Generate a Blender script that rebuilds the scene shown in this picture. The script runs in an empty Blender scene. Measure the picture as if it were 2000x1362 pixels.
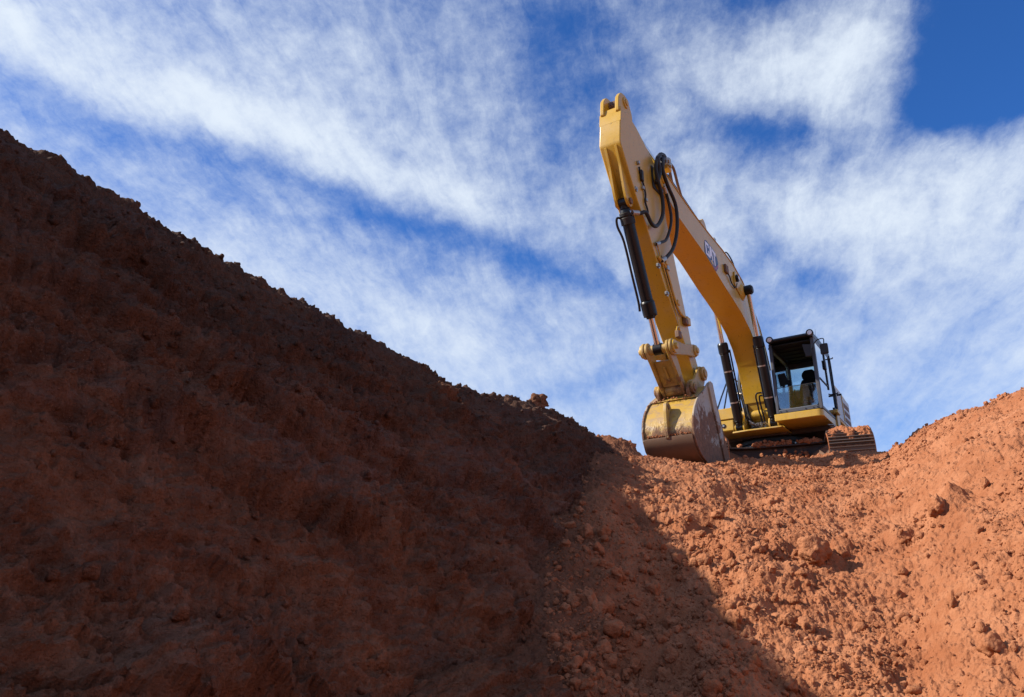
import bpy, math, random
import numpy as np
from mathutils import Matrix, Vector

random.seed(7)
RNG = np.random.default_rng(11)
SC = bpy.context.scene
COL = SC.collection
rad = math.radians

# ------------------------------------------------------------------ camera
cam = bpy.data.cameras.new("camera")
cam.sensor_width = 36.0
cam.lens = 27.90
cam.clip_start = 0.05
cam.clip_end = 2000
cam_ob = bpy.data.objects.new("camera", cam)
COL.objects.link(cam_ob)
R_ = np.array([[1.0, 0.005, -0.0157], [0.0165, -0.3234, 0.9461], [-0.0003, -0.9462, -0.3234]])
M4 = Matrix.Identity(4)
for i_ in range(3):
    v_ = R_[i_] / np.linalg.norm(R_[i_])
    for j_ in range(3):
        M4[j_][i_] = v_[j_]
M4.translation = Vector((0, 0, 1.6))
cam_ob.matrix_world = M4
SC.camera = cam_ob

# ------------------------------------------------------------------ sun, sky, exposure
SUN = Vector((-0.800, 0.010, 0.600)).normalized()
sun = bpy.data.lights.new("sun", "SUN")
sun.energy = 5.0
sun.angle = rad(1.1)
sun.color = (1.0, 0.93, 0.82)
sun_ob = bpy.data.objects.new("sun", sun)
COL.objects.link(sun_ob)
sun_ob.rotation_euler = SUN.to_track_quat("Z", "Y").to_euler()
SKY_STRENGTH = 0.066
CLOUD = (8.0, 8.9, 10.0)

SC.view_settings.view_transform = "Standard"
SC.view_settings.look = "None"
SC.view_settings.exposure = 0.6
SC.view_settings.gamma = 1.0
SC.view_settings.use_curve_mapping = False
SC.cycles.max_bounces = 6
SC.cycles.diffuse_bounces = 2
SC.cycles.transparent_max_bounces = 8


class Nodes:
    """Small helper to write node trees as expressions."""

    def __init__(self, tree):
        self.t = tree
        self.n = tree.nodes
        self.l = tree.links

    def new(self, kind, **kw):
        nd = self.n.new(kind)
        for k, v in kw.items():
            setattr(nd, k, v)
        return nd

    def put(self, sock, val):
        if isinstance(val, bpy.types.NodeSocket):
            self.l.new(val, sock)
        elif val is not None:
            sock.default_value = val

    def m(self, op, a, b=None, c=None, clamp=False):
        nd = self.new("ShaderNodeMath", operation=op)
        nd.use_clamp = clamp
        self.put(nd.inputs[0], a)
        self.put(nd.inputs[1], b)
        if c is not None:
            self.put(nd.inputs[2], c)
        return nd.outputs[0]

    def vm(self, op, a, b=None, scale=None):
        nd = self.new("ShaderNodeVectorMath", operation=op)
        self.put(nd.inputs[0], a)
        if b is not None:
            self.put(nd.inputs[1], b)
        if scale is not None:
            self.put(nd.inputs["Scale"], scale)
        return nd.outputs["Value"] if op in ("DOT_PRODUCT", "LENGTH") else nd.outputs["Vector"]

    def noise(self, vec, scale, detail=4, rough=0.55, dist=0.0, color=False):
        nd = self.new("ShaderNodeTexNoise")
        self.put(nd.inputs["Vector"], vec)
        nd.inputs["Scale"].default_value = scale
        nd.inputs["Detail"].default_value = detail
        nd.inputs["Roughness"].default_value = rough
        nd.inputs["Distortion"].default_value = dist
        return nd.outputs["Color" if color else "Fac"]

    def voronoi(self, vec, scale, feature="F1", rand=1.0):
        nd = self.new("ShaderNodeTexVoronoi", feature=feature)
        self.put(nd.inputs["Vector"], vec)
        nd.inputs["Scale"].default_value = scale
        nd.inputs["Randomness"].default_value = rand
        return nd.outputs["Distance"]

    def smooth(self, x, lo, hi, a=0.0, b=1.0):
        nd = self.new("ShaderNodeMapRange", interpolation_type="SMOOTHSTEP")
        self.put(nd.inputs[0], x)
        for i, v in enumerate((lo, hi, a, b)):
            nd.inputs[i + 1].default_value = v
        return nd.outputs[0]

    def mix(self, fac, a, b, blend="MIX"):
        nd = self.new("ShaderNodeMix", data_type="RGBA", blend_type=blend)
        self.put(nd.inputs[0], fac)
        for sock, v in ((nd.inputs[6], a), (nd.inputs[7], b)):
            if isinstance(v, tuple) and len(v) == 3:
                v = v + (1.0,)
            self.put(sock, v)
        return nd.outputs[2]

    def mapping(self, vec, scale=(1, 1, 1), rot=(0, 0, 0), loc=(0, 0, 0)):
        nd = self.new("ShaderNodeMapping")
        self.put(nd.inputs[0], vec)
        nd.inputs["Scale"].default_value = scale
        nd.inputs["Rotation"].default_value = rot
        nd.inputs["Location"].default_value = loc
        return nd.outputs[0]

    def bump(self, h, strength, dist, normal=None):
        nd = self.new("ShaderNodeBump")
        self.put(nd.inputs["Height"], h)
        nd.inputs["Strength"].default_value = strength
        nd.inputs["Distance"].default_value = dist
        if normal is not None:
            self.put(nd.inputs["Normal"], normal)
        return nd.outputs[0]


def direction(az, el):
    a, e = rad(az), rad(el)
    return Vector((math.sin(a) * math.cos(e), math.cos(a) * math.cos(e), math.sin(e)))


# cloud bands and clear gaps of the sky: (az, el) start, (az, el) end, half width in degrees, weight
SKY = [
    ((-42.3, 33.9), (4.2, 26.6), 2.3, 0.72), ((-40.1, 34.8), (-14.5, 32.6), 1.9, 0.38), ((-36.0, 38.0), (0.5, 33.5), 4.2, 0.26),
    ((-36.8, 27.9), (-11.8, 23.1), 3.0, 0.34), ((-24.0, 24.0), (-3.0, 19.4), 1.9, 0.42), ((-11.6, 19.4), (9.3, 14.1), 3.8, 0.42),
    ((-3.9, 24.8), (9.8, 20.0), 2.2, 0.26), ((15.4, 35.6), (30.2, 36.2), 2.5, 0.72), ((20.6, 35.0), (27.6, 34.2), 2.2, 0.30),
    ((12.8, 31.9), (15.9, 17.3), 3.3, 0.20), ((19.2, 26.0), (44.0, 19.2), 3.0, 0.66), ((27.5, 28.0), (44.0, 24.6), 2.7, 0.52),
    ((24.1, 18.4), (40.0, 11.4), 4.4, 0.36), ((11.9, 30.9), (28.5, 25.0), 2.0, 0.30), ((28.4, 36.0), (29.3, 29.2), 1.5, 0.42),
    ((7.7, 30.2), (15.7, 22.3), 2.2, 0.18), ((-35.7, 32.0), (-12.1, 28.4), 0.9, -0.42), ((-12.1, 28.6), (8.3, 22.9), 1.1, -0.72),
    ((4.1, 41.5), (9.0, 35.7), 3.3, -0.40), ((15.8, 33.4), (22.8, 32.3), 1.15, -0.75), ((38.5, 38.0), (34.6, 31.4), 3.2, -1.75),
    ((30.9, 30.6), (41.9, 29.9), 1.3, -0.60), ((21.5, 22.2), (24.2, 21.1), 1.1, -0.45), ((19.7, 24.6), (15.6, 21.2), 0.92, -0.30),
    ((8.4, 17.1), (1.9, 15.9), 0.92, -0.30), ((19.4, 41.1), (27.1, 40.5), 1.85, -0.50),
    ((-150, 30), (-95, 48), 9.0, 0.5), ((70, 25), (120, 40), 9.0, 0.5), ((-160, 60), (150, 30), 10.0, 0.4), ((-80, 25), (-50, 40), 6.0, 0.5),
]


def build_world():
    w = bpy.data.worlds.new("World")
    SC.world = w
    w.use_nodes = True
    N = Nodes(w.node_tree)
    N.n.clear()
    out = N.new("ShaderNodeOutputWorld")
    bg = N.new("ShaderNodeBackground")
    bg.inputs["Strength"].default_value = SKY_STRENGTH
    sky = N.new("ShaderNodeTexSky", sky_type="NISHITA")
    sky.sun_disc = False
    sky.sun_elevation = math.asin(SUN.z)
    sky.sun_rotation = math.atan2(SUN.x, SUN.y)
    sky.altitude = 600
    sky.air_density = 1.0
    sky.dust_density = 0.25
    sky.ozone_density = 4.0
    d0 = N.new("ShaderNodeTexCoord").outputs["Generated"]
    d0 = N.vm("NORMALIZE", d0)
    # ragged edges: push the lookup direction about with two octave groups of noise
    w1 = N.vm("SUBTRACT", N.noise(d0, 5.0, 5, 0.6, color=True), (0.5, 0.5, 0.5))
    w2 = N.vm("SUBTRACT", N.noise(d0, 22.0, 5, 0.65, color=True), (0.5, 0.5, 0.5))
    d = N.vm("ADD", d0, N.vm("SCALE", w1, scale=0.075))
    d = N.vm("NORMALIZE", N.vm("ADD", d, N.vm("SCALE", w2, scale=0.022)))
    total = None
    for (a, b, wd, s) in SKY:
        A, B = direction(*a), direction(*b)
        n = A.cross(B).normalized()
        mid = (A + B).normalized()
        t = n.cross(mid)
        half = A.angle(B) / 2 + rad(wd) * 0.6
        p = N.m("DIVIDE", N.vm("DOT_PRODUCT", d, tuple(n)), math.sin(rad(wd)))
        l = N.m("DIVIDE", N.vm("DOT_PRODUCT", d, tuple(t)), math.sin(min(half, 1.5)))
        q = N.m("ADD", N.m("MULTIPLY", p, p), N.m("POWER", N.m("MULTIPLY", l, l), 2.0))
        g = N.m("MULTIPLY", N.m("POWER", 2.71828, N.m("MULTIPLY", q, -0.75)), s)
        g = N.m("MULTIPLY", g, N.smooth(N.vm("DOT_PRODUCT", d, tuple(mid)), 0.0, 0.25))
        total = g if total is None else N.m("ADD", total, g)
    # flat cloud layer seen from below: wisps stretched along the wind
    sep = N.new("ShaderNodeSeparateXYZ")
    N.l.new(d, sep.inputs[0])
    zz = N.m("ADD", N.m("MAXIMUM", sep.outputs[2], 0.0), 0.12)
    cmb = N.new("ShaderNodeCombineXYZ")
    N.put(cmb.inputs[0], N.m("DIVIDE", sep.outputs[0], zz))
    N.put(cmb.inputs[1], N.m("DIVIDE", sep.outputs[1], zz))
    turned = N.mapping(cmb.outputs[0], (1, 1, 1), (0, 0, rad(10)))     # wind direction along +Y
    wisp = N.noise(N.mapping(turned, (2.3, 0.42, 1)), 1.5, 9, 0.60, 0.35)
    comb = N.noise(N.mapping(turned, (7.5, 1.5, 1), (0, 0, rad(6))), 1.6, 10, 0.72, 0.20)
    puff = N.noise(N.mapping(d0, (1, 1, 1.25), (rad(12), rad(20), 0)), 10.0, 10, 0.70, 0.10)
    fine = N.noise(N.mapping(d0, (1, 1, 1.4), (0, rad(28), 0)), 34.0, 7, 0.66, 0.1)
    tex = N.m("ADD", N.m("ADD", N.m("MULTIPLY", N.m("SUBTRACT", wisp, 0.5), 1.10), N.m("MULTIPLY", N.m("SUBTRACT", puff, 0.5), 1.25)),
              N.m("ADD", N.m("MULTIPLY", N.m("SUBTRACT", fine, 0.5), 0.75), N.m("MULTIPLY", N.m("SUBTRACT", comb, 0.5), 1.25)))
    tex = N.m("MULTIPLY", tex, N.smooth(sep.outputs[2], 0.20, 0.48, 0.62, 1.0))     # haze softens the low clouds
    cover = N.m("ADD", N.m("ADD", N.m("MULTIPLY", total, 0.80), 0.46), tex)
    low = N.smooth(d0 and sep.outputs[2], 0.45, 0.12, 0.0, 0.14)      # thin veil thickens towards the horizon
    cover = N.m("ADD", cover, low)
    thick = N.m("MULTIPLY", N.m("POWER", N.m("MAXIMUM", N.smooth(cover, -0.20, 1.66), 0.0), 1.15), 1.0)
    # clear sky: deep polarised blue overhead
    hs = N.new("ShaderNodeHueSaturation")
    N.l.new(sky.outputs[0], hs.inputs["Color"])
    hs.inputs["Saturation"].default_value = 1.10
    hs.inputs["Value"].default_value = 0.95
    blue = N.mix(1.0, hs.outputs[0], (0.62, 1.12, 1.74), "MULTIPLY")
    col = N.mix(N.m("MULTIPLY", thick, 0.98, clamp=True), blue, CLOUD)
    N.l.new(col, bg.inputs["Color"])
    N.l.new(bg.outputs[0], out.inputs[0])


build_world()


# ------------------------------------------------------------------ numpy noise
_P = np.random.default_rng(5).permutation(256)
_P = np.concatenate([_P, _P, _P]).astype(np.int32)
_G = np.random.default_rng(6).normal(size=(256, 3)).astype(np.float32)
_G /= np.linalg.norm(_G, axis=1, keepdims=True)


def perlin(x, y, z):
    xi, yi, zi = np.floor(x).astype(np.int32), np.floor(y).astype(np.int32), np.floor(z).astype(np.int32)
    xf, yf, zf = (x - xi).astype(np.float32), (y - yi).astype(np.float32), (z - zi).astype(np.float32)
    u, v, w = (f * f * f * (f * (f * 6 - 15) + 10) for f in (xf, yf, zf))
    r = 0.0
    for dx in (0, 1):
        wx = u if dx else 1 - u
        for dy in (0, 1):
            wy = v if dy else 1 - v
            for dz in (0, 1):
                wz = w if dz else 1 - w
                h = _P[_P[_P[(xi + dx) & 255] + ((yi + dy) & 255)] + ((zi + dz) & 255)]
                g = _G[h]
                r = r + wx * wy * wz * (g[..., 0] * (xf - dx) + g[..., 1] * (yf - dy) + g[..., 2] * (zf - dz))
    return r * 1.3


def fbm(x, y, z, octaves, gain=0.5, lac=2.03, ridged=False):
    a, f, r = 1.0, 1.0, 0.0
    for o in range(octaves):
        n = perlin(x * f + o * 17.3, y * f - o * 9.1, z * f + o * 5.7)
        r = r + a * ((0.35 - np.abs(n)) * 1.6 if ridged else n)
        a *= gain
        f *= lac
    return r


def cells(x, y, seed=0):
    """Distance to the nearest random point of a jittered 2D grid, and a random value of that point."""
    xi, yi = np.floor(x).astype(np.int32), np.floor(y).astype(np.int32)
    best = np.full(x.shape, 9.0, np.float32)
    val = np.zeros(x.shape, np.float32)
    for dx in (-1, 0, 1):
        for dy in (-1, 0, 1):
            h = _P[_P[(xi + dx + seed) & 255] + ((yi + dy) & 255)]
            px = xi + dx + _G[h, 0] * 0.45 + 0.5
            py = yi + dy + _G[h, 1] * 0.45 + 0.5
            dd = np.hypot(x - px, y - py).astype(np.float32)
            m = dd < best
            best = np.where(m, dd, best)
            val = np.where(m, (h % 97) / 97.0, val)
    return best, val


def sstep(x, a, b):
    t = np.clip((x - a) / (b - a), 0, 1)
    return t * t * (3 - 2 * t)


# ------------------------------------------------------------------ object helpers
def tag(o, label=None, cat=None, group=None, kind=None):
    if label: o["label"] = label
    if cat: o["category"] = cat
    if group: o["group"] = group
    if kind: o["kind"] = kind
    return o


def link(name, me, mat=None, parent=None):
    o = bpy.data.objects.new(name, me)
    if mat is not None:
        me.materials.append(mat)
    COL.objects.link(o)
    if parent is not None:
        o.parent = parent
    return o


def grid_mesh(name, V, smooth=True, wrap=False):
    """V: rows x cols x 3 -> quad mesh."""
    r, c = V.shape[:2]
    idx = np.arange(r * c).reshape(r, c)
    if wrap:
        nx = np.roll(idx, -1, axis=1)
        q = np.stack([idx[:-1], nx[:-1], nx[1:], idx[1:]], -1).reshape(-1, 4)
    else:
        q = np.stack([idx[:-1, :-1], idx[:-1, 1:], idx[1:, 1:], idx[1:, :-1]], -1).reshape(-1, 4)
    return array_mesh(name, V.reshape(-1, 3), q, smooth)


def array_mesh(name, V, F, smooth=True):
    me = bpy.data.meshes.new(name)
    F = np.asarray(F, np.int32)
    k = F.shape[1]
    me.vertices.add(len(V))
    me.vertices.foreach_set("co", np.asarray(V, np.float32).ravel())
    me.loops.add(F.size)
    me.loops.foreach_set("vertex_index", F.ravel())
    me.polygons.add(len(F))
    me.polygons.foreach_set("loop_start", np.arange(0, F.size, k, dtype=np.int32))
    me.polygons.foreach_set("loop_total", np.full(len(F), k, np.int32))
    me.polygons.foreach_set("use_smooth", np.full(len(F), smooth))
    me.update(calc_edges=True)
    me.validate()
    return me


class MB:
    """Collects shapes and links them as ONE mesh object."""

    def __init__(self):
        self.v, self.f = [], []

    def add(self, vs, fs):
        b = len(self.v)
        self.v += [tuple(p) for p in vs]
        self.f += [tuple(b + i for i in q) for q in fs]
        return self

    def box(self, x0, x1, y0, y1, z0, z1):
        vs = [(x, y, z) for x in (x0, x1) for y in (y0, y1) for z in (z0, z1)]
        return self.add(vs, [(0, 1, 3, 2), (4, 6, 7, 5), (0, 4, 5, 1), (2, 3, 7, 6), (0, 2, 6, 4), (1, 5, 7, 3)])

    def hexa(self, a, b):
        """two quads (4 points each, same winding) joined to a solid"""
        return self.add(list(a) + list(b), [(3, 2, 1, 0), (4, 5, 6, 7), (0, 1, 5, 4), (1, 2, 6, 5), (2, 3, 7, 6), (3, 0, 4, 7)])

    def prism(self, prof, y0, y1, axis="Y"):
        """closed outline of (X, Z) points pushed from y0 to y1 (axis Y), or (X, Y) outline from z0 to z1 (axis Z), or (Y, Z) along X"""
        n = len(prof)
        if axis == "Y":
            a = [(p[0], y0, p[1]) for p in prof]
            b = [(p[0], y1, p[1]) for p in prof]
        elif axis == "Z":
            a = [(p[0], p[1], y0) for p in prof]
            b = [(p[0], p[1], y1) for p in prof]
        else:
            a = [(y0, p[0], p[1]) for p in prof]
            b = [(y1, p[0], p[1]) for p in prof]
        fs = [tuple(range(n)), tuple(range(2 * n - 1, n - 1, -1))]
        fs += [((i + 1) % n, i, n + i, n + (i + 1) % n) for i in range(n)]
        return self.add(a + b, fs)

    def ribbon(self, line, y0, y1, th):
        """thin plate that follows an (X, Z) polyline"""
        n = len(line)
        up = []
        for i in range(n):
            p, q = Vector(line[max(i - 1, 0)]), Vector(line[min(i + 1, n - 1)])
            t = (q - p).normalized()
            up.append((line[i][0] - t.y * th, line[i][1] + t.x * th))
        return self.prism(list(line) + up[::-1], y0, y1)

    def cone(self, p0, p1, r0, r1=None, seg=20, caps=True):
        r1 = r0 if r1 is None else r1
        p0, p1 = Vector(p0), Vector(p1)
        ax = (p1 - p0).normalized()
        s = ax.orthogonal().normalized()
        t = ax.cross(s)
        vs = []
        for p, r in ((p0, r0), (p1, r1)):
            for i in range(seg):
                a = 2 * math.pi * i / seg
                vs.append(p + s * (r * math.cos(a)) + t * (r * math.sin(a)))
        fs = [(i, (i + 1) % seg, seg + (i + 1) % seg, seg + i) for i in range(seg)]
        if caps:
            fs += [tuple(range(seg - 1, -1, -1)), tuple(range(seg, 2 * seg))]
        return self.add(vs, fs)

    def lathe(self, p0, p1, prof, seg=24):
        """prof: (distance along p0->p1 in metres, radius)"""
        p0, p1 = Vector(p0), Vector(p1)
        ax = (p1 - p0).normalized()
        for (a, ra), (b, rb) in zip(prof[:-1], prof[1:]):
            if abs(a - b) < 1e-6:
                continue
            self.cone(p0 + ax * a, p0 + ax * b, ra, rb, seg)
        return self

    def tube(self, pts, r, seg=10, sub=6):
        P = [Vector(p) for p in pts]
        path = []
        if sub > 1 and len(P) > 2:
            Q = [P[0] * 2 - P[1]] + P + [P[-1] * 2 - P[-2]]
            for i in range(1, len(Q) - 2):
                for k in range(sub):
                    t = k / sub
                    a, b, c, d = Q[i - 1], Q[i], Q[i + 1], Q[i + 2]
                    path.append(0.5 * ((2 * b) + (c - a) * t + (2 * a - 5 * b + 4 * c - d) * t * t + (3 * b - a - 3 * c + d) * t ** 3))
            path.append(P[-1])
        else:
            path = P
        n = len(path)
        tan = [(path[min(i + 1, n - 1)] - path[max(i - 1, 0)]).normalized() for i in range(n)]
        s = tan[0].orthogonal().normalized()
        vs, fs = [], []
        for i in range(n):
            s = (s - tan[i] * s.dot(tan[i])).normalized()
            t = tan[i].cross(s)
            for k in range(seg):
                a = 2 * math.pi * k / seg
                vs.append(path[i] + s * (r * math.cos(a)) + t * (r * math.sin(a)))
        for i in range(n - 1):
            for k in range(seg):
                fs.append((i * seg + k, i * seg + (k + 1) % seg, (i + 1) * seg + (k + 1) % seg, (i + 1) * seg + k))
        fs += [tuple(range(seg - 1, -1, -1)), tuple(range((n - 1) * seg, n * seg))]
        return self.add(vs, fs)

    def mesh(self, name, sharp=32):
        me = bpy.data.meshes.new(name)
        me.from_pydata(self.v, [], self.f)
        me.polygons.foreach_set("use_smooth", [True] * len(me.polygons))
        import bmesh
        bm = bmesh.new()
        bm.from_mesh(me)
        bmesh.ops.recalc_face_normals(bm, faces=bm.faces)
        bm.to_mesh(me)
        bm.free()
        me.set_sharp_from_angle(angle=rad(sharp))
        return me

    def build(self, name, mat, parent=None, bev=0.0, seg=2, label=None):
        o = link(name, self.mesh(name), mat, parent)
        if bev:
            b = o.modifiers.new("bevel", "BEVEL")
            b.width = bev
            b.segments = seg
            b.limit_method = "ANGLE"
            b.angle_limit = rad(35)
            b.harden_normals = False
        if label:
            o["label"] = label
        return o


def rounded(prof, r, seg=5):
    """round the corners of a closed 2D outline; r: one radius or one for each corner"""
    n = len(prof)
    out = []
    for i in range(n):
        ri = r[i] if isinstance(r, (list, tuple)) else r
        p, a, b = Vector(prof[i]), Vector(prof[i - 1]), Vector(prof[(i + 1) % n])
        if ri <= 0:
            out.append(tuple(p))
            continue
        u, w = (a - p), (b - p)
        k = min(ri, u.length * 0.45, w.length * 0.45)
        A, B = p + u.normalized() * k, p + w.normalized() * k
        for s in range(seg + 1):
            t = s / seg
            q = A * (1 - t) ** 2 + p * 2 * t * (1 - t) + B * t * t
            out.append(tuple(q))
    return out


def disc(c, r, seg=20, a0=0.0, a1=360.0):
    return [(c[0] + r * math.cos(rad(a0 + (a1 - a0) * i / seg)), c[1] + r * math.sin(rad(a0 + (a1 - a0) * i / seg))) for i in range(seg if a1 - a0 >= 360 else seg + 1)]


# ------------------------------------------------------------------ materials
def new_mat(name):
    m = bpy.data.materials.new(name)
    m.use_nodes = True
    N = Nodes(m.node_tree)
    b = N.n["Principled BSDF"]
    return m, N, b


def soil_material(name, cols, bump=1.0, wall=False):
    m, N, b = new_mat(name)
    p = N.new("ShaderNodeTexCoord").outputs["Object"]
    big = N.noise(p, 0.55, 5, 0.6, 0.6)
    mid = N.noise(p, 3.1, 6, 0.65, 0.4)
    fine = N.noise(p, 26.0, 6, 0.7)
    grit = N.noise(p, 120.0, 3, 0.7)
    c = N.mix(N.smooth(mid, 0.35, 0.68), cols[0], cols[1])
    c = N.mix(N.m("MULTIPLY", N.smooth(big, 0.45, 0.72), 0.75), c, cols[2])
    c = N.mix(N.m("MULTIPLY", N.smooth(fine, 0.54, 0.70), 0.80 if wall else 0.60), c, cols[3])  # on the wall, dark specks painted in for shaded hollows
    c = N.mix(N.m("MULTIPLY", N.smooth(grit, 0.60, 0.74), 0.75 if wall else 0.5), c, cols[4])
    if not wall:
        at = N.new("ShaderNodeAttribute", attribute_name="clay")  # painted shade: darkens the soil in the gully along the bank's foot
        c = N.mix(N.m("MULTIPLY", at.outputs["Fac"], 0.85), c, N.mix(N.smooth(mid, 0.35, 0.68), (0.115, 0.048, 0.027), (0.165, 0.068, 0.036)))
    if wall:
        rills = N.noise(N.mapping(p, (9, 9, 1.5), (rad(8), rad(-10), 0)), 1.6, 6, 0.7, 0.8)  # dark streaks painted in for the shade inside cracks of the face
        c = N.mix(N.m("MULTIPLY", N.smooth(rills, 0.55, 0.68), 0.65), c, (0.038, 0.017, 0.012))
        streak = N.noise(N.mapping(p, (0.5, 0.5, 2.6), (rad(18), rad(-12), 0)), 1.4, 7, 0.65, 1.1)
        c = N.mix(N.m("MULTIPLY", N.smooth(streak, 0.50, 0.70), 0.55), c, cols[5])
        warm = N.noise(N.mapping(p, (1, 1, 1), (0, 0, 0), (3.1, 7.7, 1.9)), 0.85, 4, 0.6, 0.9)
        c = N.mix(N.m("MULTIPLY", N.smooth(warm, 0.54, 0.74), 0.65), c, cols[6])
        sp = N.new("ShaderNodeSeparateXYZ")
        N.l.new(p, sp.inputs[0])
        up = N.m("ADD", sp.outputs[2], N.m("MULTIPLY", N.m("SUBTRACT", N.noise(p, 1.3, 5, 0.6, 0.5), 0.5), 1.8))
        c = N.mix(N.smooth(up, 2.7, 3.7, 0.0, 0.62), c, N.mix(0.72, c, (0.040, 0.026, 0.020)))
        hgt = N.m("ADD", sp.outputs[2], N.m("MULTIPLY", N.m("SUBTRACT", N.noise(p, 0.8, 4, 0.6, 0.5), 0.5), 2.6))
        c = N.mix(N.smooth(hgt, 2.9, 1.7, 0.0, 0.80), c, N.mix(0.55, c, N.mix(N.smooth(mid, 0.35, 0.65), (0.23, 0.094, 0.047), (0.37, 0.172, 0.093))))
    b.inputs["Roughness"].default_value = 0.95
    b.inputs["Specular IOR Level"].default_value = 0.12
    N.l.new(c, b.inputs["Base Color"])
    v1 = N.voronoi(N.vm("ADD", p, N.vm("SCALE", N.noise(p, 14.0, 3, 0.6, color=True), scale=0.05)), 30.0)
    v2 = N.voronoi(p, 75.0)
    h = N.m("ADD", N.m("MULTIPLY", fine, 1.0), N.m("ADD", N.m("MULTIPLY", v1, -0.5), N.m("MULTIPLY", v2, -0.25)))
    n1 = N.bump(h, 0.55 * bump, 0.04)
    n2 = N.bump(grit, 0.4 * bump, 0.008, n1)
    N.l.new(n2, b.inputs["Normal"])
    return m


MAT = {}
MAT["soil"] = soil_material("red_loose_soil", [(0.325, 0.120, 0.053), (0.415, 0.175, 0.086), (0.280, 0.096, 0.041), (0.190, 0.062, 0.028), (0.52, 0.27, 0.155)])
MAT["clay"] = soil_material("dark_clay", [(0.130, 0.062, 0.038), (0.200, 0.094, 0.054), (0.132, 0.070, 0.054), (0.048, 0.021, 0.014), (0.46, 0.27, 0.18),
                                               (0.200, 0.115, 0.090), (0.320, 0.125, 0.056)], 1.8, wall=True)  # base colour darker than that of the loose soil


def paint_material(name, base, dusty=0.35, rough=0.33, mud_z=None, mud_amp=1.3, worn=0.0, coat=0.25, chips=0.5):
    """painted steel with dust, chips and (below mud_z) caked red soil"""
    m, N, b = new_mat(name)
    p = N.new("ShaderNodeTexCoord").outputs["Object"]
    dust = N.noise(p, 2.2, 6, 0.65, 0.6)
    spot = N.noise(p, 17.0, 5, 0.7, 0.3)
    run = N.noise(N.mapping(p, (5, 5, 0.9)), 2.2, 5, 0.6)
    c = N.mix(N.m("MULTIPLY", N.smooth(dust, 0.42, 0.72), dusty), base, (0.44, 0.30, 0.12))
    c = N.mix(N.m("MULTIPLY", N.smooth(run, 0.55, 0.75), dusty * 0.7), c, (0.15, 0.085, 0.030))
    ch = N.m("MULTIPLY", N.smooth(N.noise(p, 31.0, 4, 0.6, 0.8), 0.655, 0.685), chips)
    c = N.mix(ch, c, (0.055, 0.032, 0.022))
    scuff = N.smooth(N.noise(N.mapping(p, (1.0, 1.0, 2.2), (0.5, 0.3, 0)), 8.5, 6, 0.72, 0.6), 0.64, 0.70)
    c = N.mix(N.m("MULTIPLY", scuff, 0.6 * chips), c, (0.19, 0.105, 0.045))
    r = N.m("ADD", N.m("MULTIPLY", dust, 0.35), rough - 0.13)
    if worn:
        bare = N.m("MULTIPLY", N.smooth(N.noise(N.mapping(p, (1, 1, 2.5)), 3.4, 7, 0.72, 1.0), 0.44, 0.66), worn)
        c = N.mix(bare, c, (0.30, 0.195, 0.105))
    if mud_z is not None:
        sep = N.new("ShaderNodeSeparateXYZ")
        N.l.new(p, sep.inputs[0])
        h = N.m("ADD", sep.outputs[2], N.m("MULTIPLY", N.m("SUBTRACT", N.noise(N.mapping(p, (1, 1, 0.8)), 4.0, 7, 0.7, 0.5), 0.5), mud_amp))
        k = N.smooth(h, mud_z + 0.16, mud_z - 0.12)
        c = N.mix(N.m("MULTIPLY", k, 0.93), c, N.mix(N.smooth(spot, 0.35, 0.65), (0.22, 0.100, 0.050), (0.105, 0.048, 0.026)))
        r = N.m("ADD", r, N.m("MULTIPLY", k, 0.4))
        N.l.new(N.bump(N.m("ADD", N.m("MULTIPLY", k, 0.8), N.m("MULTIPLY", N.m("MULTIPLY", spot, k), 0.8)), 0.5, 0.02), b.inputs["Normal"])
    else:
        N.l.new(N.bump(dust, 0.05, 0.02), b.inputs["Normal"])
    N.l.new(c, b.inputs["Base Color"])
    N.l.new(r, b.inputs["Roughness"])
    b.inputs["Coat Weight"].default_value = coat
    b.inputs["Coat Roughness"].default_value = 0.22
    return m


def plain_material(name, base, rough=0.5, metal=0.0, var=0.25, dust=0.25, scale=9.0, dustcol=(0.30, 0.14, 0.07)):
    m, N, b = new_mat(name)
    p = N.new("ShaderNodeTexCoord").outputs["Object"]
    n = N.noise(p, scale, 6, 0.65, 0.4)
    c = N.mix(N.m("MULTIPLY", n, var), base, tuple(x * 0.45 for x in base))
    c = N.mix(N.m("MULTIPLY", N.smooth(N.noise(p, 4.5, 6, 0.68, 0.8), 0.5, 0.74), dust), c, dustcol)
    N.l.new(c, b.inputs["Base Color"])
    N.l.new(N.m("ADD", N.m("MULTIPLY", n, 0.2), rough - 0.1), b.inputs["Roughness"])
    b.inputs["Metallic"].default_value = metal
    N.l.new(N.bump(n, 0.08, 0.01), b.inputs["Normal"])
    if max(base) < 0.03 and not metal:
        b.inputs["Specular IOR Level"].default_value = 0.3
    return m


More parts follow.
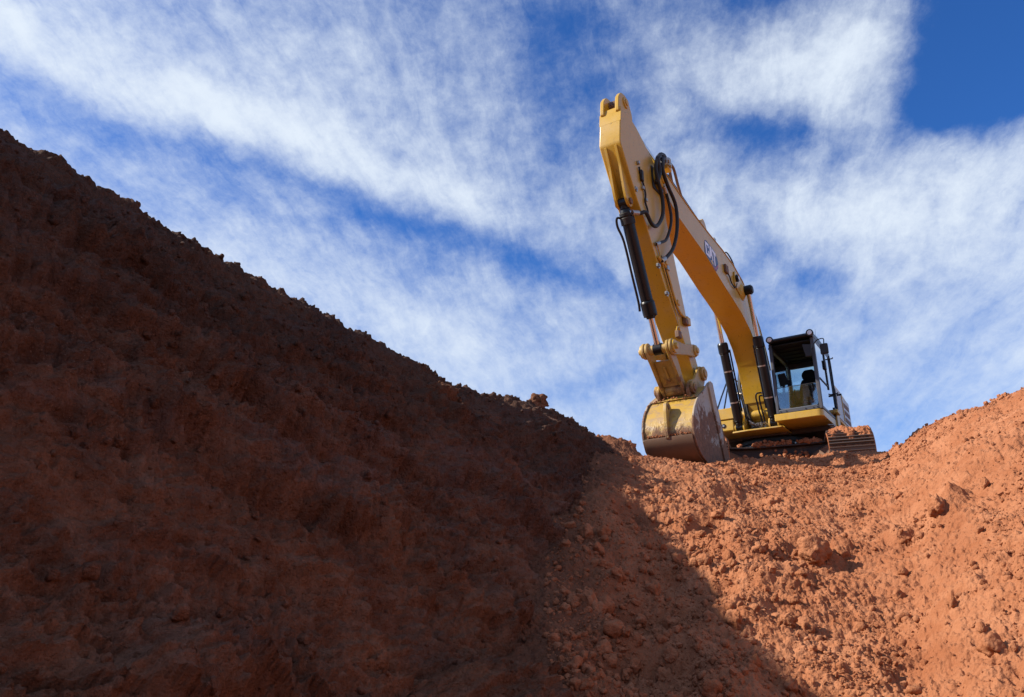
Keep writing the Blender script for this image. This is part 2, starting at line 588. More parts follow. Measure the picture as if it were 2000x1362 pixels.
def glass_material(name, tint, gloss):
    m, N, b = new_mat(name)
    N.n.remove(b)
    tr = N.new("ShaderNodeBsdfTransparent")
    tr.inputs[0].default_value = tint + (1,)
    gl = N.new("ShaderNodeBsdfGlossy")
    gl.inputs["Roughness"].default_value = 0.03
    gl.inputs["Color"].default_value = (0.95, 0.98, 1.0, 1)
    fr = N.new("ShaderNodeFresnel")
    fr.inputs["IOR"].default_value = 1.55
    p = N.new("ShaderNodeTexCoord").outputs["Object"]
    film = N.m("ADD", N.m("MULTIPLY", N.noise(p, 3.0, 5, 0.65), 0.14), 0.02)
    mx = N.new("ShaderNodeMixShader")
    N.put(mx.inputs[0], N.m("ADD", N.m("MULTIPLY", fr.outputs[0], gloss), film, clamp=True))
    N.l.new(tr.outputs[0], mx.inputs[1])
    N.l.new(gl.outputs[0], mx.inputs[2])
    N.l.new(mx.outputs[0], N.n["Material Output"].inputs[0])
    return m


YEL = (0.50, 0.295, 0.020)
MAT["yellow"] = paint_material("yellow_paint", YEL, 0.40, coat=0.25, chips=0.85)
MAT["yellow_dirty"] = paint_material("dusty_yellow_paint", YEL, 0.75, 0.45, chips=0.8)
MAT["bucket"] = paint_material("worn_yellow_bucket", (0.44, 0.265, 0.04), 0.6, 0.38, mud_z=0.16, mud_amp=1.7, worn=0.9, coat=0.1)
MAT["bucket_side"] = paint_material("muddy_bucket_side", (0.34, 0.285, 0.225), 0.5, 0.45, mud_z=0.42, mud_amp=4.5, worn=0.3, coat=0.0)
MAT["linkage"] = paint_material("muddy_yellow_linkage", (0.38, 0.23, 0.04), 0.9, 0.45, mud_z=0.95, worn=0.35, coat=0.1, chips=0.9)
MAT["rust"] = plain_material("rusty_muddy_steel", (0.17, 0.090, 0.048), 0.7, 0.0, 0.5, 0.6, dustcol=(0.24, 0.105, 0.052))
MAT["frame_steel"] = plain_material("dark_muddy_undercarriage", (0.050, 0.032, 0.024), 0.75, 0.0, 0.4, 0.75, dustcol=(0.16, 0.075, 0.04))
MAT["black"] = plain_material("black_paint", (0.007, 0.007, 0.008), 0.34, 0.0, 0.2, 0.03, dustcol=(0.06, 0.04, 0.03))
MAT["rubber"] = plain_material("black_rubber_hose", (0.016, 0.015, 0.014), 0.55, 0.0, 0.2, 0.35, 14, (0.09, 0.05, 0.03))
MAT["plastic"] = plain_material("dark_grey_plastic", (0.022, 0.022, 0.024), 0.55, 0.0, 0.2, 0.05)
MAT["cabframe"] = plain_material("grey_cab_frame", (0.060, 0.062, 0.070), 0.42, 0.0, 0.2, 0.15)
MAT["interior"] = plain_material("dark_cab_lining", (0.012, 0.012, 0.012), 0.8, 0.0, 0.2, 0.0)
MAT["chrome"] = plain_material("chrome_rod", (0.60, 0.60, 0.62), 0.26, 1.0, 0.2, 0.12)
MAT["steel"] = plain_material("bare_steel_fitting", (0.42, 0.40, 0.37), 0.38, 0.9, 0.4, 0.3)
MAT["shoe"] = plain_material("worn_track_steel", (0.16, 0.110, 0.085), 0.45, 0.5, 0.4, 0.75, 6, (0.20, 0.080, 0.042))
MAT["glass"] = glass_material("cab_glass", (0.78, 0.92, 0.93), 1.3)
MAT["door_glass"] = glass_material("door_glass", (0.50, 0.66, 0.76), 1.7)
MAT["seat"] = plain_material("black_seat_cloth", (0.010, 0.010, 0.011), 0.9, 0.0, 0.2, 0.0)
MAT["lens"] = plain_material("lamp_lens", (0.75, 0.75, 0.72), 0.12, 0.3, 0.2, 0.05)
MAT["white"] = plain_material("white_print", (0.78, 0.80, 0.86), 0.4, 0.0, 0.05, 0.05)
MAT["navy"] = plain_material("navy_print", (0.020, 0.030, 0.095), 0.4, 0.0, 0.05, 0.05)
MAT["redprint"] = plain_material("red_print", (0.32, 0.045, 0.075), 0.4, 0.0, 0.2, 0.05)
MAT["grey"] = plain_material("white_grey_panel", (0.42, 0.40, 0.37), 0.38, 0.0, 0.2, 0.3)

# ------------------------------------------------------------------ the ground
RIM = [(4.37, 12.8, 4.26), (6.24, 12.8, 4.33), (7.34, 12.6, 4.227), (8.23, 12.5, 4.099), (9.12, 12.4, 3.981), (10.88, 12.3, 3.824), (13.71, 12.2, 3.757),
       (15.29, 12.6, 3.837), (16.86, 13.6, 4.00), (18.57, 14.2, 4.10), (21.21, 14.6, 4.14), (22.47, 14.6, 4.13), (24.34, 14.4, 4.08), (25.43, 14, 4.009),
       (26.25, 13.6, 4.024), (27.58, 13.2, 4.114), (29.19, 12.8, 4.205), (30.72, 12.4, 4.223), (32.2, 12, 4.217), (33.68, 11.6, 4.235), (36.49, 11, 4.25)]
RA = np.array([(-180, 16, 4.2), (-90, 16, 4.2), (-20, 13.5, 4.15)] + RIM + [(50, 9.5, 4.4), (90, 8.5, 4.3), (140, 12, 4.2), (180, 16, 4.2)])
D0A = np.array([(-180, 8.5), (-60, 6), (-20, 2.6), (0, 2.0), (40, 2.0), (60, 3.0), (90, 3.4), (140, 6), (180, 8.5)])
RIDGE = np.array([(-14, 4.35), (-6, 4.42), (-0.42, 4.413), (0.0, 4.39), (0.67, 4.328), (1.07, 4.277), (1.51, 4.239), (2.02, 4.192), (2.6, 4.17), (3.28, 4.129), (4.08, 4.102),
                  (4.72, 4.024), (5.35, 4.041), (6.19, 4.190), (7.02, 4.249), (7.64, 4.262), (8.69, 4.185), (9.47, 4.071), (10.21, 3.832), (11.5, 3.6), (14, 3.5)])
RO = np.array([-2.999, 4.001])
RE = np.array([0.483, 0.876])
RN = np.array([0.876, -0.483])

# hollows and bumps of the loose slope: azimuth, distance, radius, height
LUMPS = [(13.4, 8.35, 0.20, -0.26), (13.9, 8.15, 0.13, -0.14), (18.6, 8.0, 0.20, 0.13), (19.3, 7.75, 0.15, -0.16), (20.2, 7.6, 0.20, 0.16), (21.7, 7.9, 0.11, 0.10), (25.6, 8.2, 0.2, 0.12),
         (26.6, 8.0, 0.14, -0.13), (27.8, 7.9, 0.22, 0.16), (20.4, 4.95, 0.13, -0.20), (24.0, 9.6, 0.18, -0.12), (15.6, 10.0, 0.35, -0.16), (28.5, 10.4, 0.3, -0.12),
         (17.2, 6.9, 0.30, 0.12), (16.2, 7.5, 0.28, 0.14), (7.2, 12.3, 0.25, 0.12), (8.6, 12.2, 0.18, 0.10), (12.0, 6.6, 0.4, -0.12), (22.5, 6.1, 0.35, -0.08),
         (15.0, 11.9, 0.35, -0.10), (31.0, 8.8, 0.5, 0.14), (30.5, 6.0, 0.4, 0.10), (11.5, 11.0, 0.5, 0.08), (8.6, 5.1, 0.32, -0.22), (9.0, 5.9, 0.34, -0.18), (8.9, 6.8, 0.36, -0.14), (9.2, 8.4, 0.30, -0.16)]


def ground_z(x, y, detail=True):
    d = np.hypot(x, y)
    az = np.degrees(np.arctan2(x, y))
    dr = np.interp(az, RA[:, 0], RA[:, 1])
    zr = np.interp(az, RA[:, 0], RA[:, 2])
    d0 = np.interp(az, D0A[:, 0], D0A[:, 1])
    u = np.clip((d - d0) / (dr - d0), 0, 1)
    z = zr * (1 - (1 - u) ** 1.12)
    z = z + (4.24 - zr) * sstep(d, dr, dr + 3.2) * (d > dr)
    q = (x - RO[0]) * RN[0] + (y - RO[1]) * RN[1]
    s = (x - RO[0]) * RE[0] + (y - RO[1]) * RE[1]
    back = sstep(q, -0.5, -1.1) * sstep(s, 11.0, 9.0)
    z = z * (1 - back) + 4.05 * back
    if detail:
        near = sstep(d, 60, 30)
        flat = 1 - 0.65 * sstep(d, dr + 1.4, dr + 2.6)
        for (a, dd, r, h) in LUMPS:
            cx, cy = dd * math.sin(rad(a)), dd * math.cos(rad(a))
            k = ((x - cx) ** 2 + (y - cy) ** 2) / (r * r)
            z = z + h * np.exp(-k * k) * (1 + 0.5 * perlin(x * 9, y * 9, x * 0 + h * 50))
        n = 0.110 * fbm(x * 0.9, y * 0.9, x * 0 + 3.3, 2) + 0.075 * fbm(x * 2.4, y * 2.4, x * 0 + 1.7, 2) + 0.030 * fbm(x * 6.5, y * 6.5, z * 6.5, 3, 0.6) + 0.024 * fbm(x * 24.0, y * 24.0, z * 20, 2, 0.6) + 0.016 * fbm(x * 10.0, y * 13.0, z * 8, 2, 0.6, ridged=True)
        # tread-like creases across the slope, and lumps of broken soil
        n = n + 0.018 * fbm(x * 2.2 + 9, y * 8.5, z * 0.5, 3, 0.6, ridged=True)
        wx, wy = x + 0.05 * perlin(x * 8, y * 8, x * 0), y + 0.05 * perlin(x * 8 + 40, y * 8, x * 0)
        rough = 0.35 + 0.65 * sstep(perlin(x * 1.1 + 5, y * 1.1, x * 0 + 8), -0.15, 0.25)
        c1, v1 = cells(wx * 5.5, wy * 5.5)
        c2, v2 = cells(wx * 13.0, wy * 13.0, 40)
        c3, v3 = cells(wx * 30.0, wy * 30.0, 90)
        n = n + rough * (0.024 * (v1 > 0.75) * np.sqrt(np.clip(0.30 - c1 ** 2 * 1.5, 0, 1)) + 0.022 * (v2 > 0.6) * np.sqrt(np.clip(0.34 - c2 ** 2 * 1.5, 0, 1))
                         + 0.017 * (v3 > 0.30) * np.sqrt(np.clip(0.34 - c3 ** 2 * 1.5, 0, 1)))
        z = z + n * flat * near
    return z


def wall_base(q):
    return np.interp(q, [-4, -0.5, -0.12, 0.0, 0.10, 1.0, 1.9, 3.0, 5.0], [-0.35, -0.10, -0.03, 0.0, -0.10, -1.50, -2.72, -4.0, -5.6])


def build_ground():
    th = np.concatenate([np.linspace(-180, -25, 60)[:-1], np.linspace(-25, 0, 50)[:-1], np.linspace(0, 37, 680)[:-1], np.linspace(37, 50, 130)[:-1], np.linspace(50, 62, 40)[:-1], np.linspace(62, 180, 50)[:-1]])
    dd = np.concatenate([np.linspace(0.4, 3.6, 30)[:-1], 3.6 * (12.6 / 3.6) ** np.linspace(0, 1, 820)[:-1], np.linspace(12.6, 17.0, 190)[:-1], 17.0 * (400 / 17.0) ** np.linspace(0, 1, 40)])
    T, D = np.meshgrid(np.radians(th), dd)
    X, Y = D * np.sin(T), D * np.cos(T)
    Z = ground_z(X, Y)
    me = grid_mesh("ground", np.stack([X, Y, Z], -1)[:, ::-1], wrap=True)
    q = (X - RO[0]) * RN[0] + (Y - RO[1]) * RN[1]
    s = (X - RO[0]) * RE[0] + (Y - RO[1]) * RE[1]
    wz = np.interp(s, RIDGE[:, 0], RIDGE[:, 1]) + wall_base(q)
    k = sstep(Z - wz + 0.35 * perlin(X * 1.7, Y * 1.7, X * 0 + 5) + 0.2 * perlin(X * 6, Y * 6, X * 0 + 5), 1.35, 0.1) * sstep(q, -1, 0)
    at = me.attributes.new("clay", "FLOAT", "POINT")  # mask of the painted gully shade, fading out away from the bank
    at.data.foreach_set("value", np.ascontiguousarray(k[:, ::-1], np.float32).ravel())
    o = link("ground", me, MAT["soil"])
    tag(o, "loose red earth slope rising to the rim of the pit", None, None, "structure")


build_ground()


def build_embankment():
    """dark cut face of clay on the left: grid along the crest (s) and down the face (q), pushed along the face normal"""
    s = np.concatenate([np.linspace(-14, -2.2, 70)[:-1], np.linspace(-2.2, 3.2, 480)[:-1], np.linspace(3.2, 10.6, 400)[:-1], np.linspace(10.6, 13, 20)])
    q = np.concatenate([np.linspace(-4, -0.6, 12)[:-1], np.linspace(-0.6, 0.25, 55)[:-1], np.linspace(0.25, 3.2, 330)[:-1], np.linspace(3.2, 4.6, 30)])
    S, Q = np.meshgrid(s, q)
    zr = np.interp(S, RIDGE[:, 0], RIDGE[:, 1])
    zb = wall_base(Q)
    slope = (wall_base(Q + 0.05) - wall_base(Q - 0.05)) / 0.1
    nl = np.sqrt(1 + slope ** 2)
    nq, nz = -slope / nl, 1 / nl                       # outward normal in the (q, z) plane
    t = Q * 1.75                                       # rough length down the face
    # slanted coordinates: beds dip with the crest towards the pit
    a = S + 0.25 * t
    b = t - 0.10 * S
    face = sstep(Q, 0.05, 0.5)
    disp = 0.13 * fbm(S * 0.55, t * 0.55, S * 0 + 1.0, 3) * face
    ril0 = fbm(S * 7.5, t * 1.2, S * 0 + 16, 3, 0.6)
    # ledges: sawtooth steps along warped bed lines, overhanging lips with rilled faces below
    warp = 0.14 * ril0 + 0.55 * fbm(a * 0.7, b * 0.45, S * 0 + 4.0, 3) + 0.10 * fbm(a * 3.5, b * 1.0, S * 0 + 2.0, 3)
    k = b / 0.85 + warp * 1.1
    saw = k - np.floor(k)
    lip = (sstep(saw, 0.0, 0.72) - 1.05 * sstep(saw, 0.80, 0.97))
    amp = 0.15 * sstep(perlin(a * 0.8, b * 0.8, S * 0 + 9), -0.25, 0.3) * (0.25 + 0.75 * sstep(Q, 0.2, 1.4))
    disp = disp + amp * lip * face
    # thinner beds near the top: small lips with hanging teeth
    k2 = t / 0.36 + 0.5 * fbm(a * 0.9 + 7, b * 0.8, S * 0 + 14.0, 3) + 0.22 * ril0
    saw2 = k2 - np.floor(k2)
    lip2 = sstep(saw2, 0.0, 0.7) - 1.05 * sstep(saw2, 0.78, 0.97)
    disp = disp + face * 0.085 * lip2 * sstep(perlin(a * 0.9, b * 1.1, S * 0 + 95), -0.3, 0.2) * sstep(Q, 1.9, 1.0)
    # clods of clay broken out along cracks
    cb1, vb1 = cells(a * 1.5 + 0.5 * perlin(S * 1.7, t * 1.7, S * 0 + 61), b * 2.3 + 0.5 * perlin(S * 1.7, t * 1.7, S * 0 + 71), 120)
    cb2, vb2 = cells(a * 4.6 + 0.4 * perlin(S * 5, t * 5, S * 0 + 61), b * 6.0 + 0.4 * perlin(S * 5, t * 5, S * 0 + 71), 150)
    brk = sstep(perlin(a * 0.6 + 3, b * 0.6, S * 0 + 81), -0.35, 0.15)
    disp = disp + face * (0.10 * (vb1 - 0.5) * (0.4 + 0.6 * brk) + 0.065 * (vb2 - 0.5) * brk)
    # rills that run straight down the face
    ril = fbm(S * 5.5 + 0.6 * perlin(S * 2, t * 2, S * 0), t * 0.9, S * 0 + 6, 4, 0.6, ridged=True)
    disp = disp + 0.055 * ril * face * sstep(perlin(S * 0.7, t * 0.7, S * 0 + 13), -0.3, 0.25)
    beds = fbm(a * 1.2, b * 7.0, S * 0 + 21, 4, 0.6, ridged=True)
    disp = disp + 0.060 * beds * face
    disp = disp + 0.050 * fbm(S * 4.0, t * 4.0, S * 0 + 31, 3, 0.6) + 0.036 * fbm(S * 15.0, t * 12.0, S * 0 + 37, 4, 0.65) * (0.35 + 0.65 * sstep(perlin(a * 1.3, b * 1.3, S * 0 + 51), -0.2, 0.2))
    wx, wt = S + 0.06 * perlin(S * 7, t * 7, S * 0 + 3), t + 0.06 * perlin(S * 7 + 30, t * 7, S * 0 + 3)
    c1, v1 = cells(wx * 9.0, wt * 9.0, 20)
    c2, v2 = cells(wx * 21.0, wt * 21.0, 60)
    crest = 1.0 + 0.3 * sstep(np.abs(Q), 0.35, 0.0)
    disp = disp + crest * (0.036 * (v1 > 0.66) * np.sqrt(np.clip(0.32 - c1 ** 2 * 1.5, 0, 1)) + 0.024 * (v2 > 0.5) * np.sqrt(np.clip(0.34 - c2 ** 2 * 1.5, 0, 1)))
    # the big block that stands out low on the face beside the foot of the slope
    blk = np.exp(-(((S - 2.25) / 0.85) ** 6 + ((Q - 2.45) / 0.38) ** 6))
    disp = disp + 0.22 * blk + 0.07 * blk * ril
    for (s0, q0, r0, h0) in ((6.65, 0.75, 0.28, -0.22), (7.1, 1.05, 0.2, -0.18), (5.4, 0.5, 0.35, -0.12), (3.9, 1.5, 0.25, -0.15), (2.9, 2.2, 0.2, -0.16), (4.6, 0.55, 0.3, 0.1), (6.2, 0.35, 0.4, 0.1)):
        disp = disp + h0 * np.exp(-((((S - s0) / r0) ** 2 + ((Q - q0) / (r0 * 0.6)) ** 2) ** 2))
    disp = np.where(Q < -0.6, disp * 0.3, disp)
    q2 = Q + disp * nq
    z2 = zr + zb + disp * nz
    X = RO[0] + RE[0] * S + RN[0] * q2
    Y = RO[1] + RE[1] * S + RN[1] * q2
    V = np.stack([X, Y, z2], -1)
    me = grid_mesh("embankment", V[::-1])
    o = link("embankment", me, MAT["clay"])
    tag(o, "dark shaded clay bank filling the left of the pit", None, None, "structure")
    return V, s, q


WALL_V, WALL_S, WALL_Q = build_embankment()


# ------------------------------------------------------------------ clods
def ico():
    t = (1 + 5 ** 0.5) / 2
    v = np.array([(-1, t, 0), (1, t, 0), (-1, -t, 0), (1, -t, 0), (0, -1, t), (0, 1, t), (0, -1, -t), (0, 1, -t), (t, 0, -1), (t, 0, 1), (-t, 0, -1), (-t, 0, 1)], float)
    v /= np.linalg.norm(v, axis=1, keepdims=True)
    f = np.array([(0, 11, 5), (0, 5, 1), (0, 1, 7), (0, 7, 10), (0, 10, 11), (1, 5, 9), (5, 11, 4), (11, 10, 2), (10, 7, 6), (7, 1, 8), (3, 9, 4), (3, 4, 2), (3, 2, 6), (3, 6, 8), (3, 8, 9), (4, 9, 5), (2, 4, 11), (6, 2, 10), (8, 6, 7), (9, 8, 1)])
    return v, f


def subdivide(v, f):
    v = [tuple(p) for p in v]
    cache, out = {}, []

    def mid(i, j):
        k = (min(i, j), max(i, j))
        if k not in cache:
            m = (np.array(v[i]) + np.array(v[j])) / 2
            v.append(tuple(m / np.linalg.norm(m)))
            cache[k] = len(v) - 1
        return cache[k]

    for a, b, c in f:
        x, y, z = mid(a, b), mid(b, c), mid(c, a)
        out += [(a, x, z), (b, y, x), (c, z, y), (x, y, z)]
    return np.array(v), np.array(out)


ICO0 = ico()
ICO1 = subdivide(*ICO0)
ICO2 = subdivide(*ICO1)
ICO3 = subdivide(*ICO2)


def clod_mesh(name, seed, level=2, rough=0.35, size=1.0):
    v, f = (ICO1, ICO2, ICO3)[level - 1]
    n = fbm(v[:, 0] * 1.3 + seed, v[:, 1] * 1.3, v[:, 2] * 1.3 + seed * 2, 2) * rough + fbm(v[:, 0] * 4 + seed, v[:, 1] * 4, v[:, 2] * 4, 3, 0.6) * rough * 0.45
    c, val = cells(v[:, 0] * 2.2 + seed * 3 + v[:, 2], v[:, 1] * 2.2 + v[:, 2] * 0.7)
    r = 1 + n + 0.14 * np.clip(0.5 - c, 0, 1)
    return array_mesh(name, size * v * r[:, None] * np.array([1.0, 0.9, 0.75]), f)


def scatter(n, az, dist, rmin, rmax, power, seed, keep=None):
    g = np.random.default_rng(seed)
    a = np.radians(g.uniform(az[0], az[1], n))
    d = dist[0] * (dist[1] / dist[0]) ** g.uniform(0, 1, n)
    x, y = d * np.sin(a), d * np.cos(a)
    r = rmin * (1 - g.uniform(0, 1, n) * (1 - (rmin / rmax) ** power)) ** (-1 / power)
    r = np.minimum(r, rmax)
    q = (x - RO[0]) * RN[0] + (y - RO[1]) * RN[1]
    m = q > 0.5
    if keep is not None:
        m &= keep(x, y, d, a, g)
    return x[m], y[m], r[m]


def rand_rot(n, g):
    qn = g.normal(size=(n, 4))
    qn /= np.linalg.norm(qn, axis=1, keepdims=True)
    w, x, y, z = qn.T
    return np.stack([np.stack([1 - 2 * (y * y + z * z), 2 * (x * y - z * w), 2 * (x * z + y * w)], -1), np.stack([2 * (x * y + z * w), 1 - 2 * (x * x + z * z), 2 * (y * z - x * w)], -1),
                     np.stack([2 * (x * z - y * w), 2 * (y * z + x * w), 1 - 2 * (x * x + y * y)], -1)], 1)


def clod_field(name, pos, r, level, seed, mat, label, parent=None):
    """very many loose crumbs joined in one mesh"""
    g = np.random.default_rng(seed)
    v, f = (ICO0, ICO1)[level]
    n = len(r)
    jit = 1 + g.normal(0, 0.20, (n, len(v), 1))
    V = v[None] * jit * g.uniform(0.7, 1.25, (n, 1, 3)) * r[:, None, None]
    V = np.einsum("nij,nkj->nki", rand_rot(n, g), V) + pos[:, None, :]
    F = f[None] + (np.arange(n) * len(v))[:, None, None]
    o = link(name, array_mesh(name, V.reshape(-1, 3), F.reshape(-1, 3), level > 0), mat, parent)
    tag(o, label, None, None, "stuff")
    return o


def build_clods():
    # single clods large enough to pick out, lying in the shaded gully and about the slope
    def gully(x, y, d, a, g):
        q = (x - RO[0]) * RN[0] + (y - RO[1]) * RN[1]
        return g.uniform(0, 1, len(x)) < 0.06 + 0.94 * np.exp(-((q - 2.3) / 0.9) ** 2)
    meshes = [clod_mesh("earth_clod", 3.7 * i + 1, 2, 0.55, 0.045) for i in range(7)]
    for me in meshes:
        me.materials.append(MAT["soil"])
    x, y, r = scatter(1500, (3, 34), (4.5, 12.6), 0.022, 0.075, 2.6, 21, gully)
    order = np.argsort(-r / np.hypot(x, y))[:230]
    g = np.random.default_rng(3)
    z = ground_z(x, y)
    for i in order:
        o = bpy.data.objects.new("earth_clod", meshes[int(g.integers(len(meshes)))])
        o.location = (x[i], y[i], z[i] + r[i] * 0.25)
        o.rotation_euler = tuple(g.uniform(0, 6.28, 3))
        o.scale = tuple(r[i] / 0.045 * g.uniform(0.8, 1.25, 3))
        COL.objects.link(o)
        qq = (x[i] - RO[0]) * RN[0] + (y[i] - RO[1]) * RN[1]
        dd_ = math.hypot(x[i], y[i])
        where = "in the shaded gully at the foot of the dark bank" if qq < 2.9 else ("near the rim below the excavator" if dd_ > 9.8 else ("on the middle of the sunlit slope" if dd_ > 6.6 else "low on the sunlit slope close to the viewer"))
        tag(o, "red earth clod " + where, "earth clod", "loose earth clods " + where)
    # the few that stand out
    for (a, d, rr, sd, lab) in ((20.1, 7.45, 0.125, 51, "largest pitted clod halfway up the sunlit slope, below the cab"),
                                (27.7, 7.75, 0.10, 52, "big rounded clod on the sunlit slope far to the right"),
                                (21.6, 7.75, 0.075, 53, "small round clod just right of the largest pitted clod"),
                                (21.2, 4.95, 0.12, 54, "broad pale block beside the dark hole at the bottom of the slope"),
                                (14.5, 5.75, 0.085, 55, "blackish lump in the shaded gully with a pale tip"),
                                (17.9, 5.95, 0.06, 56, "pale angular stone on the edge of the shadow, low on the slope"),
                                (8.35, 12.45, 0.12, 57, "rounded clod on the rim just left of the bucket")):
        me = clod_mesh("large_clod", sd, 3, 0.46, rr)
        xx, yy = d * math.sin(rad(a)), d * math.cos(rad(a))
        o = link("large_clod", me, MAT["soil"])
        o.location = (xx, yy, float(ground_z(np.array([xx]), np.array([yy]))[0]) + rr * 0.30)
        o.scale = (1, 1, 0.95)
        o.rotation_euler = (0.2 * sd, 0.1 * sd, sd)
        tag(o, lab, "earth clod")
    # crumbs without number
    def patch(x, y, d, a, g):
        q = (x - RO[0]) * RN[0] + (y - RO[1]) * RN[1]
        p = 0.07 + 0.70 * np.exp(-((q - 2.3) / 1.0) ** 2) + 0.75 * sstep(perlin(x * 1.5, y * 1.5, x * 0 + 77), 0.05, 0.35) 
        return g.uniform(0, 1, len(x)) < p
    x, y, r = scatter(60000, (2, 43), (3.9, 15.2), 0.005, 0.030, 2.3, 31, patch)
    clod_field("loose_crumbs", np.stack([x, y, ground_z(x, y) + r * 0.3], -1), r, 0, 5, MAT["soil"], "loose crumbs of red earth covering the slope")
    x, y, r = scatter(1500, (2, 40), (4.2, 12.0), 0.018, 0.040, 2.6, 33, patch)
    clod_field("loose_lumps", np.stack([x, y, ground_z(x, y) + r * 0.3], -1), r, 1, 6, MAT["soil"], "fist sized lumps of red earth strewn over the slope")
    x, y, r = scatter(11000, (4, 36), (11.4, 15.4), 0.008, 0.042, 2.0, 35)
    clod_field("rim_crumbs", np.stack([x, y, ground_z(x, y) + r * 0.2], -1), r, 0, 7, MAT["soil"], "loose crumbs of red earth along the rim")
    # crest of the bank
    g = np.random.default_rng(8)
    si = g.integers(70, len(WALL_S) - 40, 2600)
    qi = np.clip(np.abs(g.normal(0, 40, 2600)).astype(int) + 48, 0, len(WALL_Q) - 1)
    qi = np.where(g.uniform(0, 1, 2600) < 0.25, qi, g.integers(60, 380, 2600))
    P = WALL_V[qi, si]
    r = 0.010 * (1 - g.uniform(0, 1, 2600) * 0.96) ** (-1 / 2.6)
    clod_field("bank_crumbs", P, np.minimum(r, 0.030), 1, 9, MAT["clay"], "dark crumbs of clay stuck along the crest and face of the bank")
    # the lump that stands on the crest
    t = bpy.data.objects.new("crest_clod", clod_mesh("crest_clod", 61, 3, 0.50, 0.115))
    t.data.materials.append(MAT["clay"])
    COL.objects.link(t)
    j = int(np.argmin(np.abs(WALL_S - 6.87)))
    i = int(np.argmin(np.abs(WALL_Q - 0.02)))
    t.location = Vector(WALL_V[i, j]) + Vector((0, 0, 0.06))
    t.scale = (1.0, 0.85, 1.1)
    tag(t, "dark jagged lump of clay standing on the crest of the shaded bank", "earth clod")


build_clods()

# ------------------------------------------------------------------ the excavator (X forward, Y to its left, Z up)
root = bpy.data.objects.new("excavator", None)
root.location = (6.154, 18.365, 4.255)
root.rotation_euler = (0, 0, rad(-121.791))
COL.objects.link(root)
tag(root, "yellow tracked excavator parked on the rim with its bucket resting on the edge", "excavator")

# --- undercarriage, turned a little to the machine's left
SLEW = rad(14)


def turn(o):
    o.rotation_euler = (0, 0, SLEW)
    return o


cb = MB()
cb.prism(rounded([(1.12, -0.62), (1.12, 0.62), (1.30, 1.15), (-1.30, 1.15), (-1.12, 0.62), (-1.12, -0.62), (-1.30, -1.15), (1.30, -1.15)], [0.5, 0.5, 0, 0, 0.5, 0.5, 0, 0]), 0.56, 0.84, "Z")
carbody = turn(cb.build("carbody", MAT["frame_steel"], root, 0.015))
fl = MB()
pl = rounded([(1.26, -0.62), (1.26, 0.62), (1.42, 1.16), (-1.42, 1.16), (-1.26, 0.62), (-1.26, -0.62), (-1.42, -1.16), (1.42, -1.16)], [0.5, 0.5, 0, 0, 0.5, 0.5, 0, 0])
fl.prism(pl, 0.84, 0.875, "Z").prism(pl, 0.525, 0.56, "Z")
fl.build("flange_plate", MAT["frame_steel"], carbody, 0.006)
for sx in (1, -1):
    for sy in (1, -1):
        lg = MB().hexa([(sx * 0.95, sy * 0.55, 0.50), (sx * 1.35, sy * 0.75, 0.48), (sx * 1.70, sy * 1.14, 0.42), (sx * 1.05, sy * 1.14, 0.42)],
                       [(sx * 0.95, sy * 0.55, 0.62), (sx * 1.37, sy * 0.78, 0.64), (sx * 1.72, sy * 1.14, 0.80), (sx * 1.05, sy * 1.14, 0.80)])
        lg.build("carbody_leg", MAT["rust"], carbody, 0.02)
ring = MB().lathe((0, 0, 0.876), (0, 0, 2), [(0, 0.80), (0.07, 0.80), (0.071, 0.86), (0.17, 0.86), (0.171, 0.90), (0.26, 0.90)], 48)
ring_o = ring.build("slewing_ring", MAT["black"], root, 0.006)
bolt_me = MB().cone((0, 0, 0), (0, 0, 0.045), 0.020, 0.020, 6).mesh("ring_bolt")
bolt_me.materials.append(MAT["steel"])
for i in range(44):
    a = 2 * math.pi * i / 44
    o = bpy.data.objects.new("ring_bolt", bolt_me)
    o.location = (0.862 * math.cos(a), 0.862 * math.sin(a), 0.985)
    o.rotation_euler = (0, math.pi / 2, a)
    COL.objects.link(o)
    o.parent = ring_o

IX, RZ, RR, GAUGE, SW = 2.05, 0.475, 0.385, 1.40, 0.42


def track_point(u):
    """point and outward angle along the belt, u in metres"""
    L = 4 * IX
    C = math.pi * RR
    u = u % (L + 2 * C)
    if u < 2 * IX:
        return (-IX + u, RZ + RR, math.pi / 2)
    u -= 2 * IX
    if u < C:
        a = math.pi / 2 - u / RR
        return (IX + RR * math.cos(a), RZ + RR * math.sin(a), a)
    u -= C
    if u < 2 * IX:
        return (IX - u, RZ - RR, -math.pi / 2)
    u -= 2 * IX
    a = -math.pi / 2 - u / RR
    return (-IX + RR * math.cos(a), RZ + RR * math.sin(a), a)


